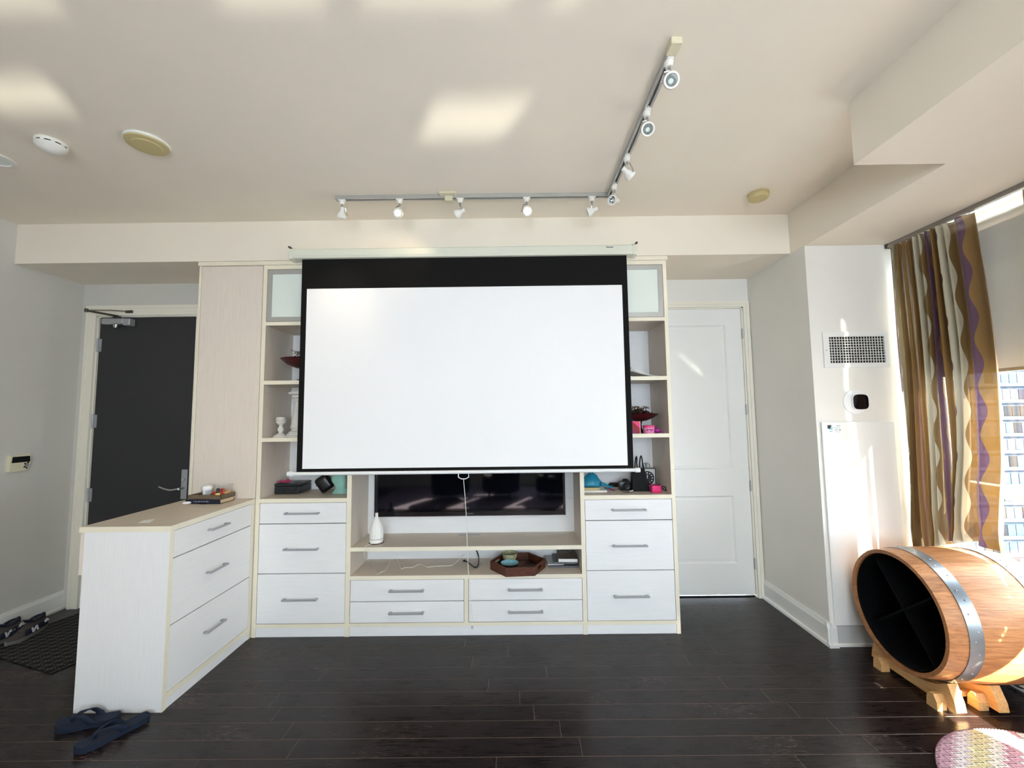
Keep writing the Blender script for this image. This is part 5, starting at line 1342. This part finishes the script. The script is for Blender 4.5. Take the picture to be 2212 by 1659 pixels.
def flipflop(label, heel, toe, mirror):
    d = Vector(toe) - Vector(heel); d.z = 0; L = d.length; d.normalize(); n = Vector((-d.y, d.x, 0)) * mirror
    t = thing('flip_flop', label, 'flip-flop', (Vector(heel) + Vector(toe)) / 2, 'navy flip-flops by the dresser')
    outline = [(0, 0), (.015, .024), (.06, .034), (.16, .036), (.30, .034), (.45, .036), (.6, .043), (.75, .047), (.88, .042), (.96, .028), (1.0, .004), (.985, -.018), (.93, -.034), (.8, -.042), (.65, -.041), (.5, -.036), (.35, -.033), (.2, -.034), (.07, -.031), (.015, -.02)]
    P = lambda f, s, z: Vector(heel) + d * (L * f) + n * s + Vector((0, 0, z))
    zf = lambda f: .030 - .006 * math.sin(math.pi * f) + (.010 * max(0, f - .85) / .15)
    lo = [P(f, s, .0008 + (.008 * max(0, f - .9) / .1)) for f, s in outline]; mid = [P(f, s * 1.02, zf(f) * .62) for f, s in outline]; hi = [P(f, s, zf(f)) for f, s in outline]
    ctr_ = [P(f, s * .82, zf(f) - .002) for f, s in outline]
    B().loft([lo, mid]).done('sole', 'flipflop_sole', t, 50); B().loft([mid, hi, ctr_]).done('footbed', 'flipflop_blue', t, 50)
    toe_p = P(.74, .006, zf(.74))
    for sd in (-1, 1):
        e_ = P(.36, sd * .034, .018)
        pts = [toe_p + Vector((0, 0, .0)), toe_p + Vector((0, 0, .022)), P(.62, sd * .018, .062), P(.5, sd * .033, .058), P(.41, sd * .037, .038), e_]
        # flat strap: two-edge ribbon
        G = []
        for k in range(11):
            u = k / 10 * (len(pts) - 1); i = min(int(u), len(pts) - 2); p = pts[i].lerp(pts[i + 1], u - i)
            w2 = .006 + .012 * min(1, k / 5)
            G.append([p - d * w2 + Vector((0, 0, -.001)), p + Vector((0, 0, .002)), p + d * w2 + Vector((0, 0, -.001))])
        B().grid(G).done('strap', 'flipflop_blue', t, 60, .004)
    return t
flipflop('navy flip-flop close against the end panel of the dresser', at(277, 1540, 'Z', .0) + Vector((0, -.05, 0)), at(136, 1566, 'Z', .0) + Vector((0, -.03, 0)), 1)
flipflop('navy flip-flop lying out in front of the dresser', at(322, 1552, 'Z', .0), at(158, 1632, 'Z', .0), -1)

# ---------------------------------------------------------------- behind the camera: rug and tub chairs that the television mirrors
t = thing('area_rug', 'lavender woven area rug under the tub chairs', 'rug', (-.5, -4.5, 0))
bx('pile', (-2.5, -5.4, .0005), (2.1, -3.3, .010), 'rug_lavender', t, .003)
def tub_chair(label, x, y, rot):
    t = thing('tub_chair', label, 'armchair', (x, y, .0105), 'dark teal tub chairs on the rug')
    M = Matrix.Translation((x, y, 0)) @ Matrix.Rotation(rot, 4, 'Z')
    b = B(); G = []
    for i in range(25):
        a = R(-20) + R(220) * i / 24
        h = .62 + .16 * math.sin(max(0, math.sin(a)) * math.pi / 2)
        G.append([M @ Vector((r_ * math.cos(a), r_ * math.sin(a), z)) for r_, z in ((.36, .14), (.38, .4), (.37, h), (.33, h + .02), (.29, h), (.28, .4), (.28, .14))])
    b.grid(G).done('back_shell', 'armchair_fabric', t, 60)
    b = B().lathe([(0, .14), (.31, .14), (.33, .2), (.33, .40), (.30, .44), (0, .45)], (0, 0, 0), 32)
    for v in b.bm.verts: v.co = M @ v.co
    b.done('seat', 'armchair_fabric', t, 50)
    for sx in (-1, 1):
        for sy in (-1, 1):
            B().cyl(M @ Vector((sx * .22, sy * .2, .0105)), M @ Vector((sx * .2, sy * .18, .15)), .012, .018, 10).done('leg', 'walnut', t, 40)
tub_chair('dark teal tub chair on the rug near the kitchen side', -1.2, -4.05, R(-60)); tub_chair('dark teal tub chair in the middle of the rug', -.28, -4.15, R(-90)); tub_chair('dark teal tub chair on the rug near the windows', .72, -4.1, R(-120))

# ---------------------------------------------------------------- tower outside the window
t = thing('office_tower', 'pale glass office tower beyond the window', 'building', (92, 72, -60))
bx('body', (70, 72.6, -60), (114, 92, 34), 'facade_pale', t, 0)
rnd = random.Random(11)
def shared(name, lo, hi, m):
    b = B().box(lo, hi)
    for v in b.bm.verts: v.co += ORG[t]
    return b.done(name, m, t)
pms = {m: shared('pane', (-.68, 0, -.95), (.68, .25, .95), m) for m in ('facade_glass', 'facade_white', 'facade_grey', 'facade_tan')}
used = set()
for fl_ in range(15):
    z = -32.4 + fl_ * 3.05
    s = bx('floor_band', (70, 72.0, z - 1.55), (114, 72.6, z - .98), 'facade_white', t, 0)
    for cidx in range(19):
        x = 77.4 + cidx * 1.48
        m = rnd.choices(list(pms), (5, 3, 3, 1))[0]
        o = pms[m]
        if m in used: o = pms[m].copy(); COL.objects.link(o); o.parent = t
        used.add(m)
        o.location = Vector((x, 72.36, z)) - ORG[t]
